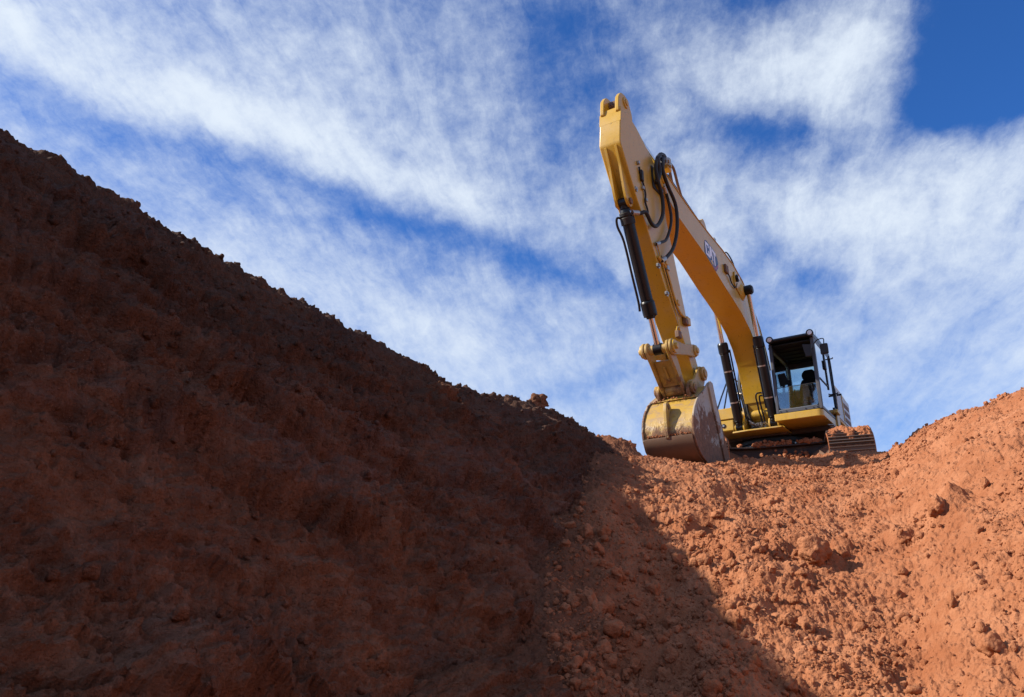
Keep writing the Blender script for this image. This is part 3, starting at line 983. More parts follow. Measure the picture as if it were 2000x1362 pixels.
sh = MB().box(-0.092, 0.092, -SW, SW, 0.0, 0.024)
for gx in (-0.075, 0.0, 0.068):
    sh.hexa([(gx - 0.014, -SW, 0.024), (gx + 0.014, -SW, 0.024), (gx + 0.014, SW, 0.024), (gx - 0.014, SW, 0.024)],
            [(gx - 0.007, -SW, 0.072), (gx + 0.007, -SW, 0.072), (gx + 0.007, SW, 0.072), (gx - 0.007, SW, 0.072)])
shoe_me = sh.mesh("track_shoe")
shoe_me.materials.append(MAT["shoe"])
for sy in (1, -1):
    tf = MB()
    tf.prism(rounded([(-1.75, 0.30), (1.75, 0.30), (1.75, 0.52), (1.45, 0.66), (-1.45, 0.66), (-1.75, 0.52)], 0.08), -0.22, 0.22)
    track = tf.build("track", MAT["frame_steel"], root, 0.015)
    track.rotation_euler = (0, 0, SLEW)
    track.location = Matrix.Rotation(SLEW, 3, "Z") @ Vector((0, sy * GAUGE, 0))
    n_shoe = 54
    per = 4 * IX + 2 * math.pi * RR
    for i in range(n_shoe):
        x, z, a = track_point(i * per / n_shoe + 0.03)
        o = bpy.data.objects.new("track_shoe", shoe_me)
        o.location = (x, 0, z)
        o.rotation_euler = (0, math.pi / 2 - a, 0)
        COL.objects.link(o)
        o.parent = track
    for x, nm in ((IX, "idler_wheel"), (-IX, "drive_sprocket")):
        w = MB().lathe((x, -0.13, RZ), (x, 1, RZ), [(0, 0.24), (0.03, RR - 0.06), (0.08, RR - 0.05), (0.13, RR - 0.015), (0.18, RR - 0.05), (0.23, RR - 0.06), (0.26, 0.24)], 28)
        w.build(nm, MAT["frame_steel"], track, 0.004)
    for i in range(8):
        x = -1.55 + i * 0.44
        MB().cone((x, -0.14, 0.20), (x, 0.14, 0.20), 0.095, 0.095, 16).build("track_roller", MAT["frame_steel"], track, 0.006)
    gd = MB().box(1.0, 1.72, -0.30, -0.23, 0.20, 0.62) if sy > 0 else MB().box(1.0, 1.72, 0.23, 0.30, 0.20, 0.62)
    gd.build("track_guard", MAT["rust"], track, 0.01)
    # soil caked over the front shoes
    ua = np.linspace(2 * IX - 0.25, 2 * IX + 0.74, 80)
    yy = np.linspace(-SW - 0.015, SW + 0.02, 84)
    U_, Y_ = np.meshgrid(ua, yy, indexing="ij")
    prm = np.array([track_point(u) for u in ua])
    edge = sstep(U_, ua[0], ua[0] + 0.12) * sstep(U_, ua[-1], ua[-1] - 0.06 + 0 * U_) * sstep(np.abs(Y_), SW + 0.02, SW - 0.02)
    tn = fbm(U_ * 5 + sy, Y_ * 5, U_ * 0, 4, 0.6)
    lay = 0.016 + edge * (0.095 + 0.040 * tn + 0.045 * fbm(U_ * 11, Y_ * 9, U_ * 0 + 8, 4, 0.65)) * np.clip(1.0 - 1.1 * sstep(U_ + 0.34 * fbm(U_ * 0, Y_ * 4, U_ * 0 + sy, 3), ua[0] + 0.48, ua[0] + 0.72), 0, 1) - 0.03 * (1 - edge)
    lay = lay + 0.02 * edge * fbm(U_ * 17, Y_ * 17, U_ * 0 + 3, 3, 0.6)
    lay = 0.012 + (lay - 0.012) * (1 - 0.75 * (np.abs(Y_ - 0.02) / (SW + 0.02)).clip(0, 1) ** 5)
    Xm = prm[:, 0][:, None] + np.cos(prm[:, 2])[:, None] * lay
    Zm = prm[:, 1][:, None] + np.sin(prm[:, 2])[:, None] * lay
    md = link("caked_mud", grid_mesh("caked_mud", np.stack([Xm, Y_, Zm], -1)), MAT["soil"], track)
    md["kind"] = "stuff"

g_ = np.random.default_rng(14)
mp = []
for i in range(420):
    y_ = g_.uniform(-1.1, 1.1)
    mp.append((1.24 - abs(g_.normal(0, 0.10)) + 0.08 * abs(y_), y_, 0.885 + abs(g_.normal(0, 0.035))))
mp = [p for p in mp if perlin(np.array([p[1] * 2.2]), np.array([0.3]), np.array([0.2]))[0] > -0.02]
turn(clod_field("mud_crumbs", np.array(mp), g_.uniform(0.012, 0.05, len(mp)), 1, 15, MAT["soil"], None, root))
mp2 = [(1.27 + g_.uniform(-0.03, 0.05), g_.uniform(-0.35, 0.6), 0.50 + abs(g_.normal(0, 0.07))) for i in range(150)]
turn(clod_field("mud_crumbs", np.array(mp2), g_.uniform(0.012, 0.05, len(mp2)), 1, 16, MAT["soil"], None, root))

# --- upper frame
fr = MB()
fr.box(-1.9, 1.0, -0.52, 0.52, 1.14, 1.30)
fr.box(-1.7, 0.75, 0.52, 1.47, 1.16, 1.28).box(-1.7, 0.75, -1.47, -0.52, 1.16, 1.28)
fr.box(0.75, 1.55, -0.50, 0.43, 1.19, 1.225)
frame = fr.build("main_frame", MAT["frame_steel"], root, 0.01)
fp = MB().prism(rounded([(0.6, -0.54), (1.56, -0.54), (1.60, -0.2), (1.58, 0.26), (1.57, 0.55), (0.6, 0.55)], 0.03), 1.1875, 1.22, "Z")
fp.build("base_plate", MAT["yellow_dirty"], frame, 0.004)
for y in (-0.465, -0.275, 0.285, 0.475):
    MB().prism(rounded([(1.22, 1.222), (1.56, 1.222), (1.58, 1.32), (1.52, 1.43), (1.44, 1.43), (1.30, 1.36)], 0.04), y - 0.018, y + 0.018).build("cylinder_bracket", MAT["yellow"], frame, 0.005)
for y in (-0.30, 0.30):
    MB().prism(rounded([(0.45, 1.225), (1.30, 1.225), (1.25, 1.55), (1.1, 1.72), (0.8, 1.72), (0.5, 1.5)], 0.1), y - 0.022, y + 0.022).build("boom_bracket", MAT["yellow"], frame, 0.006)
MB().cone((1.12, -0.262, 1.63), (1.12, 0.262, 1.63), 0.115, 0.115, 28).build("cross_tube", MAT["yellow"], frame, 0.01)
MB().box(0.80, 0.98, -0.27, 0.27, 1.23, 1.55).build("swivel_cover", MAT["black"], frame, 0.02)
vb = MB()
for k in range(4):
    vb.cone((1.10 + 0.03 * k, -0.15 + 0.09 * k, 1.23), (1.12 + 0.03 * k, -0.15 + 0.09 * k, 1.40), 0.028, 0.028, 10)
    vb.cone((1.12 + 0.03 * k, -0.15 + 0.09 * k, 1.37), (1.13 + 0.03 * k, -0.15 + 0.09 * k, 1.44), 0.042, 0.042, 6)
vb.build("valve_block", MAT["steel"], frame)

# cab platform and front beam
MB().prism(rounded([(1.76, 0.455), (1.76, 1.455), (0.10, 1.47), (0.10, 0.50), (1.30, 0.50)], [0.02, 0.14, 0, 0, 0]), 1.275, 1.428, "Z").build("cab_platform", MAT["yellow"], frame, 0.02)
MB().box(0.30, 0.62, 1.46, 1.56, 1.55, 1.63).box(0.10, 0.42, 1.40, 1.50, 1.30, 1.58).build("step_bracket", MAT["yellow_dirty"], frame, 0.01)
st = MB()
for k, x in enumerate((0.75, 1.05)):
    st.hexa([(x, 1.42, 1.17), (x + 0.2, 1.42, 1.17), (x + 0.2, 1.54, 1.15), (x, 1.54, 1.15)], [(x, 1.42, 1.19), (x + 0.2, 1.42, 1.19), (x + 0.2, 1.54, 1.17), (x, 1.54, 1.17)])
st.build("step_plate", MAT["steel"], frame, 0.003)

# engine housing on the left, right hand tank and counterweight
hd = MB()
hd.prism([(-1.58, 1.50), (0.04, 1.50), (0.04, 2.36), (-0.70, 2.33), (-1.58, 2.24)], 0.55, 1.475)
hood = hd.build("engine_hood", MAT["yellow"], root, 0.03)
MB().box(-1.52, -0.64, 1.476, 1.490, 1.56, 2.20).build("side_door", MAT["grey"], hood, 0.01)
MB().box(-0.60, 0.02, 1.476, 1.488, 1.56, 2.26).build("side_door", MAT["grey"], hood, 0.01)
for z in (2.03, 1.85, 1.67):
    MB().box(-1.40, -0.76, 1.488, 1.496, z - 0.055, z + 0.055).build("louvre", MAT["rust"], hood, 0.004)
MB().box(-0.63, -0.60, 1.476, 1.505, 1.6, 2.22).build("hinge_strip", MAT["yellow"], hood, 0.004)
MB().cone((0.02, 1.5, 2.09), (0.02, 1.60, 2.09), 0.022, 0.022, 10).build("door_handle", MAT["black"], hood)
MB().prism([(-1.9, 1.3), (0.2, 1.3), (0.2, 1.95), (-0.6, 2.28), (-1.9, 2.28)], -1.44, 0.545).build("engine_cover", MAT["yellow"], root, 0.03)
cw = [(-1.60, -1.47)] + [(-2.25 + 0.65 * (1 - math.cos(rad(90 * (1 - abs(k) / 6)))) * 1.0 - 0.0, 1.47 * k / 6.0) for k in range(-6, 7)] + [(-1.60, 1.47)]
cw = [(-1.60, -1.47), (-1.85, -1.44), (-2.15, -1.1), (-2.30, -0.5), (-2.32, 0.0), (-2.30, 0.5), (-2.15, 1.1), (-1.85, 1.44), (-1.60, 1.47)]
MB().prism(cw, 1.22, 2.30, "Z").build("counterweight", MAT["yellow"], root, 0.06)

tb = MB().box(0.55, 1.60, -1.47, -0.455, 1.505, 1.765)
toolbox = tb.build("toolbox", MAT["yellow"], root, 0.018)
MB().box(0.55, 1.585, -1.45, -0.475, 1.235, 1.50).build("lower_box", MAT["yellow"], toolbox, 0.03)
hl = MB().lathe((1.584, -0.71, 1.37), (3, -0.71, 1.37), [(0, 0.045), (0.012, 0.05), (0.018, 0.038)], 20)
hl.build("towing_eye", MAT["rubber"], toolbox)
MB().cone((1.601, -0.71, 1.37), (1.606, -0.71, 1.37), 0.022, 0.022, 16).build("eye_plug", MAT["steel"], toolbox)
MB().prism(rounded([(0.95, 1.766), (1.35, 1.766), (1.32, 1.86), (1.22, 1.95), (1.08, 1.95), (0.98, 1.85)], 0.05), -0.60, -0.48).build("filler_housing", MAT["yellow"], toolbox, 0.02)

rl = MB()
rl.tube([(0.50, -1.20, 1.76), (0.26, -1.20, 2.15), (-0.84, -1.20, 3.14), (-1.0, -1.2, 3.24), (-1.2, -1.20, 3.28), (-1.75, -1.20, 3.30)], 0.019, 8, 3)
rl.build("handrail", MAT["black"], root)
rl = MB()
rl.tube([(0.62, -0.80, 1.76), (0.42, -0.80, 2.06), (-0.30, -0.80, 2.68), (-0.45, -0.8, 2.77), (-0.75, -0.80, 2.82)], 0.017, 8, 3)
rl.build("handrail", MAT["black"], root)
rl = MB()
rl.tube([(0.10, -1.20, 1.90), (-0.26, -1.20, 2.25), (-0.72, -1.20, 2.87), (-0.80, -1.2, 2.95), (-0.98, -1.20, 2.98), (-1.40, -1.20, 3.0)], 0.019, 8, 3)
rl.build("handrail", MAT["black"], root)

# --- cab
F = MB()
X0, X1, Y0, Y1, Z0, Z1 = 0.06, 1.745, 0.505, 1.465, 1.43, 3.02
for (ya, yb) in ((Y0, Y0 + 0.065), (Y1 - 0.075, Y1)):
    F.hexa([(X1 - 0.08, ya, Z0), (X1, ya, Z0), (X1, yb, Z0), (X1 - 0.08, yb, Z0)], [(X1 - 0.12, ya, Z1), (X1 - 0.03, ya, Z1), (X1 - 0.03, yb, Z1), (X1 - 0.12, yb, Z1)])
    F.box(X0, X0 + 0.10, ya, yb, Z0, Z1)
F.box(X1 - 0.085, X1 + 0.004, Y0 + 0.065, Y1 - 0.075, Z0, Z0 + 0.085)
F.box(X0 + 0.1, X1 - 0.085, Y0, Y0 + 0.04, Z0, 1.86).box(X0, X0 + 0.05, Y0 + 0.065, Y1 - 0.075, Z0, 2.30).box(X0, X0 + 0.06, Y0 + 0.065, Y1 - 0.075, 2.84, Z1)
F.box(X0 + 0.1, X1 - 0.12, Y0, Y0 + 0.05, 2.90, Z1).box(X0 + 0.1, X1 - 0.12, Y1 - 0.05, Y1, 2.92, Z1)
F.box(X0 + 0.1, X1 - 0.085, Y1 - 0.05, Y1, Z0, Z0 + 0.07)
cab = F.build("cab", MAT["cabframe"], root, 0.012)
RF = MB().prism(rounded([(-0.02, 3.0), (1.74, 3.02), (1.80, 3.06), (1.74, 3.125), (1.2, 3.16), (0.3, 3.14), (0.0, 3.08)], 0.03), 0.515, 1.465)
RF.build("roof", MAT["black"], cab, 0.03)
cl = MB().box(0.12, 1.66, 0.57, 1.40, 2.965, 2.998)
for k in range(5):
    cl.box(0.3 + 0.27 * k, 0.34 + 0.27 * k, 0.60, 1.38, 2.945, 2.966)
cl.build("headlining", MAT["interior"], cab, 0.006)
MB().box(X0 + 0.06, X1 - 0.09, Y0 + 0.05, Y1 - 0.06, Z0 + 0.005, Z0 + 0.04).build("cab_floor", MAT["interior"], cab)
wp = MB().prism(rounded([(Y0 + 0.068, Z0 + 0.088), (Y1 - 0.078, Z0 + 0.088), (Y1 - 0.078, 2.00), (Y0 + 0.068, 2.00)], [0.08, 0.08, 0.0, 0.0]), X1 - 0.040, X1 - 0.034, "X")
wp.build("lower_windscreen", MAT["glass"], cab)
MB().box(X1 - 0.043, X1 - 0.031, Y0 + 0.068, Y1 - 0.078, 2.000, 2.012).build("windscreen_trim", MAT["plastic"], cab)
gs = MB().tube([(X1 - 0.03, Y0 + 0.07, 1.75), (X1 - 0.03, Y0 + 0.075, 1.62), (X1 - 0.03, Y0 + 0.16, 1.53), (X1 - 0.03, Y1 - 0.12, 1.525)], 0.006, 6, 4)
gs.build("windscreen_seal", MAT["steel"], cab)
MB().box(X0 + 0.10, X1 - 0.10, Y1 - 0.012, Y1 - 0.006, Z0 + 0.07, 2.92).build("door_pane", MAT["door_glass"], cab)
MB().box(X0 + 0.10, X1 - 0.10, Y0 + 0.01, Y0 + 0.016, 1.86, 2.90).build("side_pane", MAT["glass"], cab)
MB().box(X0 + 0.02, X0 + 0.026, Y0 + 0.065, Y1 - 0.075, 2.30, 2.84).build("rear_pane", MAT["glass"], cab)
db = MB().box(0.72, 0.79, Y1 - 0.006, Y1 + 0.014, 2.05, 2.92).box(0.72, 1.62, Y1 - 0.006, Y1 + 0.008, 2.10, 2.135)
db.box(0.78, 0.90, Y1, Y1 + 0.03, 2.50, 2.70)
db.build("door_frame", MAT["plastic"], cab, 0.006)
MB().box(0.30, 0.44, Y1 - 0.004, Y1 + 0.02, 1.50, 1.72).build("door_latch", MAT["plastic"], cab, 0.01)
for k, (x, z) in enumerate(((0.14, 2.93), (0.16, 2.09))):
    MB().tube([(x, Y1, z), (x, Y1 + 0.07, z), (x + 0.06, Y1 + 0.09, z)], 0.014, 8, 2).build("door_catch", MAT["black"], cab)
gr = MB().tube([(0.16, Y1 + 0.005, 3.0), (0.13, Y1 + 0.010, 2.8), (0.13, Y1 + 0.010, 2.3), (0.15, Y1 + 0.005, 1.6)], 0.018, 8, 4)
gr.build("grab_rail", MAT["black"], cab)
for y in (0.57, 1.425):
    lp = MB().lathe((1.72, y, 3.085), (3, y, 3.085), [(0, 0.05), (0.05, 0.075), (0.12, 0.078)], 20)
    lamp = lp.build("work_lamp", MAT["plastic"], cab, 0.004)
    MB().cone((1.841, y, 3.085), (1.848, y, 3.085), 0.052, 0.045, 20).build("lamp_lens", MAT["lens"], lamp)
mr = MB().box(1.86, 1.92, 1.60, 1.765, 2.53, 2.77)
mir = mr.build("mirror", MAT["plastic"], cab, 0.03, 3)
MB().tube([(1.70, 1.46, 2.86), (1.86, 1.56, 2.88), (1.89, 1.69, 2.88), (1.89, 1.69, 2.77)], 0.011, 8, 3).build("mirror_arm", MAT["black"], mir)
mr = MB().hexa([(1.88, 1.25, 2.83), (1.88, 1.44, 2.79), (1.88, 1.41, 2.53), (1.88, 1.30, 2.53)], [(1.93, 1.25, 2.83), (1.93, 1.44, 2.79), (1.93, 1.41, 2.53), (1.93, 1.30, 2.53)])
mir = mr.build("mirror", MAT["plastic"], cab, 0.02, 3)
MB().tube([(1.70, 1.43, 2.80), (1.82, 1.41, 2.74), (1.88, 1.37, 2.70)], 0.010, 8, 3).build("mirror_arm", MAT["black"], mir)
MB().cone((1.2, 1.42, 3.14), (1.18, 1.44, 3.36), 0.004, 0.002, 6).build("antenna", MAT["black"], cab)
bl = MB()
for y in (0.60, 0.72, 1.12, 1.28, 1.36):
    bl.cone((X1 + 0.004, y, Z0 + 0.04), (X1 + 0.016, y, Z0 + 0.04), 0.011, 0.011, 8)
bl.build("sill_bolt", MAT["black"], cab)["kind"] = "stuff"
# seat and controls
se = MB().prism(rounded([(0.92, 1.80), (0.40, 1.84), (0.38, 1.95), (0.88, 1.93)], 0.05), 0.78, 1.24)
seat = se.build("seat", MAT["seat"], cab, 0.03, 3)
bk = MB().prism(rounded([(0.78, 1.86), (1.25, 1.86), (1.25, 2.22), (1.19, 2.42), (1.14, 2.47), (0.90, 2.47), (0.84, 2.42), (0.78, 2.22)], 0.06), 0.34, 0.46, "X")
bk.build("seat_back", MAT["seat"], seat, 0.03, 3)
hr = MB().prism(rounded([(0.88, 2.46), (1.16, 2.46), (1.18, 2.58), (1.13, 2.68), (0.93, 2.68), (0.86, 2.58)], 0.05), 0.34, 0.44, "X")
hr.build("headrest", MAT["seat"], seat, 0.02, 3)
cu = bpy.data.curves.new("seat_lettering", "FONT")
cu.body = "CAT"
cu.size = 0.075
cu.extrude = 0.001
cu.align_x = "CENTER"
tmp = bpy.data.objects.new("seat_lettering", cu)
COL.objects.link(tmp)
bpy.context.view_layer.update()
lme = bpy.data.meshes.new_from_object(tmp.evaluated_get(bpy.context.evaluated_depsgraph_get()))
bpy.data.objects.remove(tmp)
lt = link("seat_lettering", lme, MAT["grey"], seat)
lt.rotation_euler = (math.pi / 2, 0, math.pi / 2)
lt.location = (0.462, 1.0, 2.30)
MB().box(0.45, 0.85, 0.84, 1.18, 1.47, 1.80).build("seat_base", MAT["interior"], seat, 0.03)
for y in (0.70, 1.30):
    cs = MB().prism(rounded([(0.35, 1.85), (1.02, 1.95), (1.05, 2.03), (0.95, 2.06), (0.35, 2.02)], 0.04), y - 0.06, y + 0.06)
    con = cs.build("arm_console", MAT["interior"], seat, 0.02)
    MB().tube([(0.98, y, 2.04), (1.02, y, 2.12), (1.0, y, 2.20)], 0.018, 8, 3).build("joystick_stem", MAT["interior"], con)
    MB().prism(rounded([(0.97, 2.19), (1.04, 2.19), (1.06, 2.33), (0.99, 2.35)], 0.02), y - 0.03, y + 0.03).build("joystick_grip", MAT["interior"], con, 0.012)
mo = MB().hexa([(1.30, 0.55, 2.14), (1.34, 0.74, 2.17), (1.38, 0.70, 2.42), (1.35, 0.53, 2.42)], [(1.26, 0.56, 2.14), (1.30, 0.75, 2.17), (1.34, 0.71, 2.42), (1.31, 0.54, 2.42)])
mo.build("monitor", MAT["interior"], cab, 0.012)
MB().tube([(1.3, 0.62, 1.46), (1.36, 0.62, 1.8), (1.32, 0.64, 2.16)], 0.03, 8, 3).build("monitor_post", MAT["interior"], cab)
for y in (0.86, 1.02):
    pd = MB().tube([(1.50, y, 1.47), (1.46, y, 1.72), (1.36, y, 1.95), (1.33, y, 2.02)], 0.012, 8, 3)
    pd.box(1.47, 1.57, y - 0.055, y + 0.055, 1.50, 1.53)
    pd.build("travel_pedal", MAT["interior"], cab)
MB().box(1.3, 1.55, 0.80, 1.08, 1.47, 1.62).build("pedal_box", MAT["interior"], cab, 0.03)
MB().tube([(1.55, 0.70, 1.92), (1.60, 0.62, 1.78), (1.52, 0.72, 1.60)], 0.014, 8, 3).build("grab_handle", MAT["plastic"], cab)
MB().tube([(1.45, 1.25, 2.0), (1.48, 1.33, 1.90), (1.45, 1.27, 1.80)], 0.012, 8, 3).build("grab_handle", MAT["plastic"], cab)

# --- boom
BW = 0.255
BOT = [(0.95, 1.32), (1.12, 1.52), (1.26, 1.88), (1.37, 2.28), (1.54, 2.68), (1.80, 3.04), (2.15, 3.30), (2.70, 3.52), (3.30, 3.66), (3.84, 3.77), (4.86, 4.03), (6.27, 4.23), (6.80, 4.40)]
NOSE = disc((7.02, 4.63), 0.245, 10, -62, 92)
TOP = [(6.77, 4.89), (6.22, 4.80), (5.48, 4.71), (4.47, 4.65), (3.65, 4.63), (2.90, 4.56), (2.30, 4.40), (1.80, 4.12), (1.25, 3.62), (0.92, 3.15), (0.72, 2.72), (0.64, 2.2), (0.66, 1.6), (0.75, 1.36)]
bm_ = MB().prism(BOT + NOSE + TOP, -BW, BW)
bm_.ribbon(BOT[2:], -BW - 0.014, BW + 0.014, -0.016)
bm_.ribbon(TOP[::-1][3:], -BW - 0.014, BW + 0.014, 0.016)
boom = bm_.build("boom", MAT["yellow"], root, 0.006)
for s in (1, -1):
    bs = MB()
    bs.cone((2.45, s * BW, 4.10), (2.45, s * 0.33, 4.10), 0.22, 0.13, 28)
    bs.prism(rounded([(2.30, 4.28), (2.95, 4.42), (3.02, 4.05), (2.62, 3.92)], 0.06), s * BW, s * (BW + 0.03)) if s > 0 else bs.prism(rounded([(2.30, 4.28), (2.95, 4.42), (3.02, 4.05), (2.62, 3.92)], 0.06), s * (BW + 0.03), s * BW)
    bs.build("pin_boss", MAT["yellow"], boom, 0.012)
    MB().cone((2.45, s * 0.33, 4.10), (2.45, s * 0.50, 4.10), 0.085, 0.085, 24).build("pin_cap", MAT["rubber"], boom, 0.012)
    MB().lathe((7.02, s * (BW - 0.001), 4.63), (7.02, s * 2, 4.63), [(0, 0.17), (0.035, 0.16), (0.036, 0.09), (0.06, 0.085)], 24).build("pin_boss", MAT["yellow_dirty"], boom, 0.006)
# makers' print on the left side of the boom
yb = BW + 0.004
LOGO_OUT = [(4.824, 4.355), (4.763, 4.399), (4.685, 4.405), (4.528, 4.388), (4.364, 4.384), (4.178, 4.338), (4.084, 4.261), (4.046, 4.162), (4.084, 4.042), (4.242, 3.905), (4.47, 3.945), (4.567, 3.985), (4.794, 4.045), (4.893, 4.090)]
LOGO_TRI = [(4.56, 4.030), (4.42, 3.965), (4.375, 4.04), (4.46, 4.072)]
LOGO_C = [(4.81, 4.355), (4.60, 4.365), (4.60, 4.27), (4.66, 4.27), (4.66, 4.31), (4.75, 4.305), (4.75, 4.125), (4.66, 4.12), (4.66, 4.20), (4.60, 4.20), (4.60, 4.065), (4.81, 4.075)]
LOGO_A = [(4.595, 4.08), (4.535, 4.365), (4.44, 4.365), (4.375, 4.08), (4.435, 4.08), (4.45, 4.15), (4.52, 4.15), (4.535, 4.08)]
LOGO_T = [(4.405, 4.36), (4.175, 4.325), (4.170, 4.255), (4.25, 4.268), (4.25, 4.02), (4.312, 4.01), (4.312, 4.278), (4.400, 4.29)]
LOGO_R = [(4.064, 4.136), (4.094, 4.052), (4.242, 3.920), (4.45, 3.950), (4.47, 3.975), (4.372, 3.975), (4.262, 3.985), (4.161, 4.060)]
dc = MB().prism(LOGO_OUT, BW + 0.001, yb).build("logo_decal", MAT["navy"], boom)
for k, (nm, pf, mt) in enumerate((("logo_triangle", LOGO_TRI, "yellow"), ("logo_letter", LOGO_C, "white"), ("logo_letter", LOGO_A, "white"), ("logo_letter", LOGO_T, "white"), ("logo_edge", LOGO_R, "redprint"))):
    MB().prism(pf, yb, yb + 0.003).build(nm, MAT[mt], dc)
# lamp, grease block and pipes on the boom side
MB().lathe((2.90, BW, 4.24), (2.90, 1, 4.24), [(0, 0.05), (0.05, 0.085), (0.075, 0.085), (0.076, 0.06), (0.09, 0.055)], 20).build("boom_lamp", MAT["black"], boom)
MB().cone((2.90, BW + 0.088, 4.24), (2.90, BW + 0.094, 4.24), 0.045, 0.045, 16).build("lamp_lens", MAT["lens"], boom)
MB().box(3.48, 3.66, BW + 0.002, BW + 0.05, 4.12, 4.30).build("grease_block", MAT["rust"], boom, 0.008)
MB().tube([(3.55, BW + 0.03, 4.14), (3.40, BW + 0.03, 4.10), (3.30, BW + 0.025, 4.02), (3.18, BW + 0.025, 3.98), (3.0, BW + 0.025, 3.99), (2.88, BW + 0.03, 4.13)], 0.014, 8, 4).build("grease_line", MAT["rubber"], boom)
for y in (-0.10, 0.02, 0.14):
    MB().tube([(5.95, y, 4.78), (5.5, y, 4.80), (4.5, y, 4.73), (3.6, y, 4.71), (2.8, y, 4.62), (2.2, y, 4.42), (1.7, y, 4.12), (1.1, y, 3.5)], 0.022, 8, 3).build("boom_pipe", MAT["yellow_dirty"], boom)
MB().tube([(3.35, 0.2, 4.66), (3.1, 0.2, 4.80), (2.75, 0.2, 4.74), (2.55, 0.2, 4.55)], 0.016, 8, 4).build("boom_hose", MAT["rubber"], boom)
MB().box(3.95, 4.05, 0.18, 0.24, 4.66, 4.76).build("pipe_clamp", MAT["steel"], boom, 0.005)

# --- stick
SWD = 0.188
stick_prof = [(8.46, 5.33), (8.47, 5.27), (8.575, 4.62), (8.56, 4.56), (8.02, 3.77), (7.72, 3.45), (7.17, 2.69), (6.87, 2.33), (6.34, 1.78), (6.10, 1.42), (6.02, 1.28)] + disc((5.87, 1.34), 0.16, 8, -25, -175) + \
    [(5.70, 1.44), (5.83, 1.64), (6.00, 1.90), (6.11, 2.28), (6.27, 2.72), (6.51, 3.40), (6.72, 3.95), (6.80, 4.35), (6.84, 4.70), (7.00, 4.90), (7.18, 4.98), (7.55, 5.15), (7.84, 5.27), (8.16, 5.34), (8.32, 5.36)]
stick = MB().prism(stick_prof, -SWD, SWD).build("stick", MAT["yellow"], root, 0.018, 3)
# welded end plate, step and lug for the stick cylinder
MB().hexa([(8.462, -SWD, 5.26), (8.500, -SWD, 5.02), (8.500, SWD, 5.02), (8.462, SWD, 5.26)], [(8.472, -SWD - 0.006, 5.26), (8.512, -SWD - 0.006, 5.02), (8.512, SWD + 0.006, 5.02), (8.472, SWD + 0.006, 5.26)]).build("end_plate", MAT["yellow"], stick, 0.004)
for s in (1, -1):
    yy0 = 0.135 if s > 0 else -0.135
    lg = MB().prism(rounded([(8.50, 5.22), (8.505, 5.30), (8.47, 5.52), (8.36, 5.66), (8.18, 5.70), (8.04, 5.62), (7.94, 5.45), (7.93, 5.30), (8.2, 5.25)], 0.05), yy0 - 0.035, yy0 + 0.035)
    lg.build("lug_plate", MAT["yellow"], stick, 0.012)
    MB().lathe((8.20, yy0 + s * 0.035, 5.54), (8.20, s * 3, 5.54), [(0, 0.105), (0.02, 0.10), (0.021, 0.06), (0.04, 0.055)], 20).build("lug_boss", MAT["yellow_dirty"], stick, 0.005)
MB().cone((8.20, -0.10, 5.54), (8.20, 0.10, 5.54), 0.10, 0.10, 24).build("rod_eye", MAT["rust"], stick, 0.01)
nB = Vector((0.835, -0.55))
for y in (-0.085, 0.095):
    rb = [(8.545, 4.55), (8.575, 4.555), (8.45, 4.24), (8.36, 3.86), (8.30, 3.70), (8.22, 3.62), (8.12, 3.62), (8.05, 3.70), (8.02, 3.80)]
    MB().prism(rounded(rb, [0, 0.02, 0.05, 0.1, 0.05, 0.05, 0.05, 0.04, 0]), y - 0.020, y + 0.020).build("cylinder_lug", MAT["yellow"], stick, 0.006)
MB().cone((8.17, -0.135, 3.71), (8.17, 0.145, 3.71), 0.055, 0.055, 20).build("lug_pin", MAT["rust"], stick, 0.008)
MB().lathe((8.07, SWD, 3.95), (8.07, 1, 3.95), [(0, 0.045), (0.02, 0.045), (0.021, 0.02), (0.03, 0.02)], 14).build("grease_boss", MAT["steel"], stick)
# pipes, clamps and fittings on the left side of the stick
ys = SWD + 0.022
MB().tube([(7.36, ys, 3.27), (7.20, ys, 2.99), (7.03, ys, 2.74), (6.62, ys, 2.06), (6.72, ys, 1.97), (6.78, ys, 1.86), (6.72, ys, 1.80)], 0.013, 8, 3).build("grease_line", MAT["yellow"], stick)
MB().tube([(7.36, ys, 3.02), (7.20, ys + 0.01, 2.96), (7.05, ys + 0.01, 2.92), (6.66, ys + 0.01, 2.34), (6.30, ys + 0.01, 2.26)], 0.026, 10, 3).build("stick_pipe", MAT["yellow_dirty"], stick)
MB().tube([(7.20, ys, 3.10), (6.98, ys, 2.78), (6.70, ys, 2.36)], 0.012, 8, 2).build("stick_pipe", MAT["rubber"], stick)
for (x, z, mt, w) in ((7.06, 3.02, "yellow_dirty", 0.065), (7.02, 2.93, "steel", 0.05), (6.66, 2.42, "yellow_dirty", 0.05), (6.22, 2.22, "yellow_dirty", 0.08), (6.32, 2.18, "rust", 0.06), (6.74, 1.82, "rust", 0.07)):
    MB().box(x - w, x + w, SWD + 0.001, SWD + 0.075, z - w * 0.9, z + w * 0.9).build("pipe_clamp", MAT[mt], stick, 0.012)
for (x, z) in ((7.37, 2.85), (7.08, 2.45)):
    MB().lathe((x, SWD, z), (x, 1, z), [(0, 0.05), (0.03, 0.05), (0.031, 0.028), (0.05, 0.028)], 10).build("grease_boss", MAT["steel"], stick)
MB().box(7.78, 7.86, SWD + 0.001, SWD + 0.05, 4.22, 4.42).build("valve_cover", MAT["rubber"], stick, 0.01)
MB().tube([(7.90, ys, 4.45), (7.84, ys, 4.30), (7.76, ys, 4.18), (7.70, ys, 4.02), (7.74, ys, 3.86), (7.66, ys, 3.74), (7.69, ys, 3.62)], 0.016, 8, 3).build("grease_line", MAT["rubber"], stick)
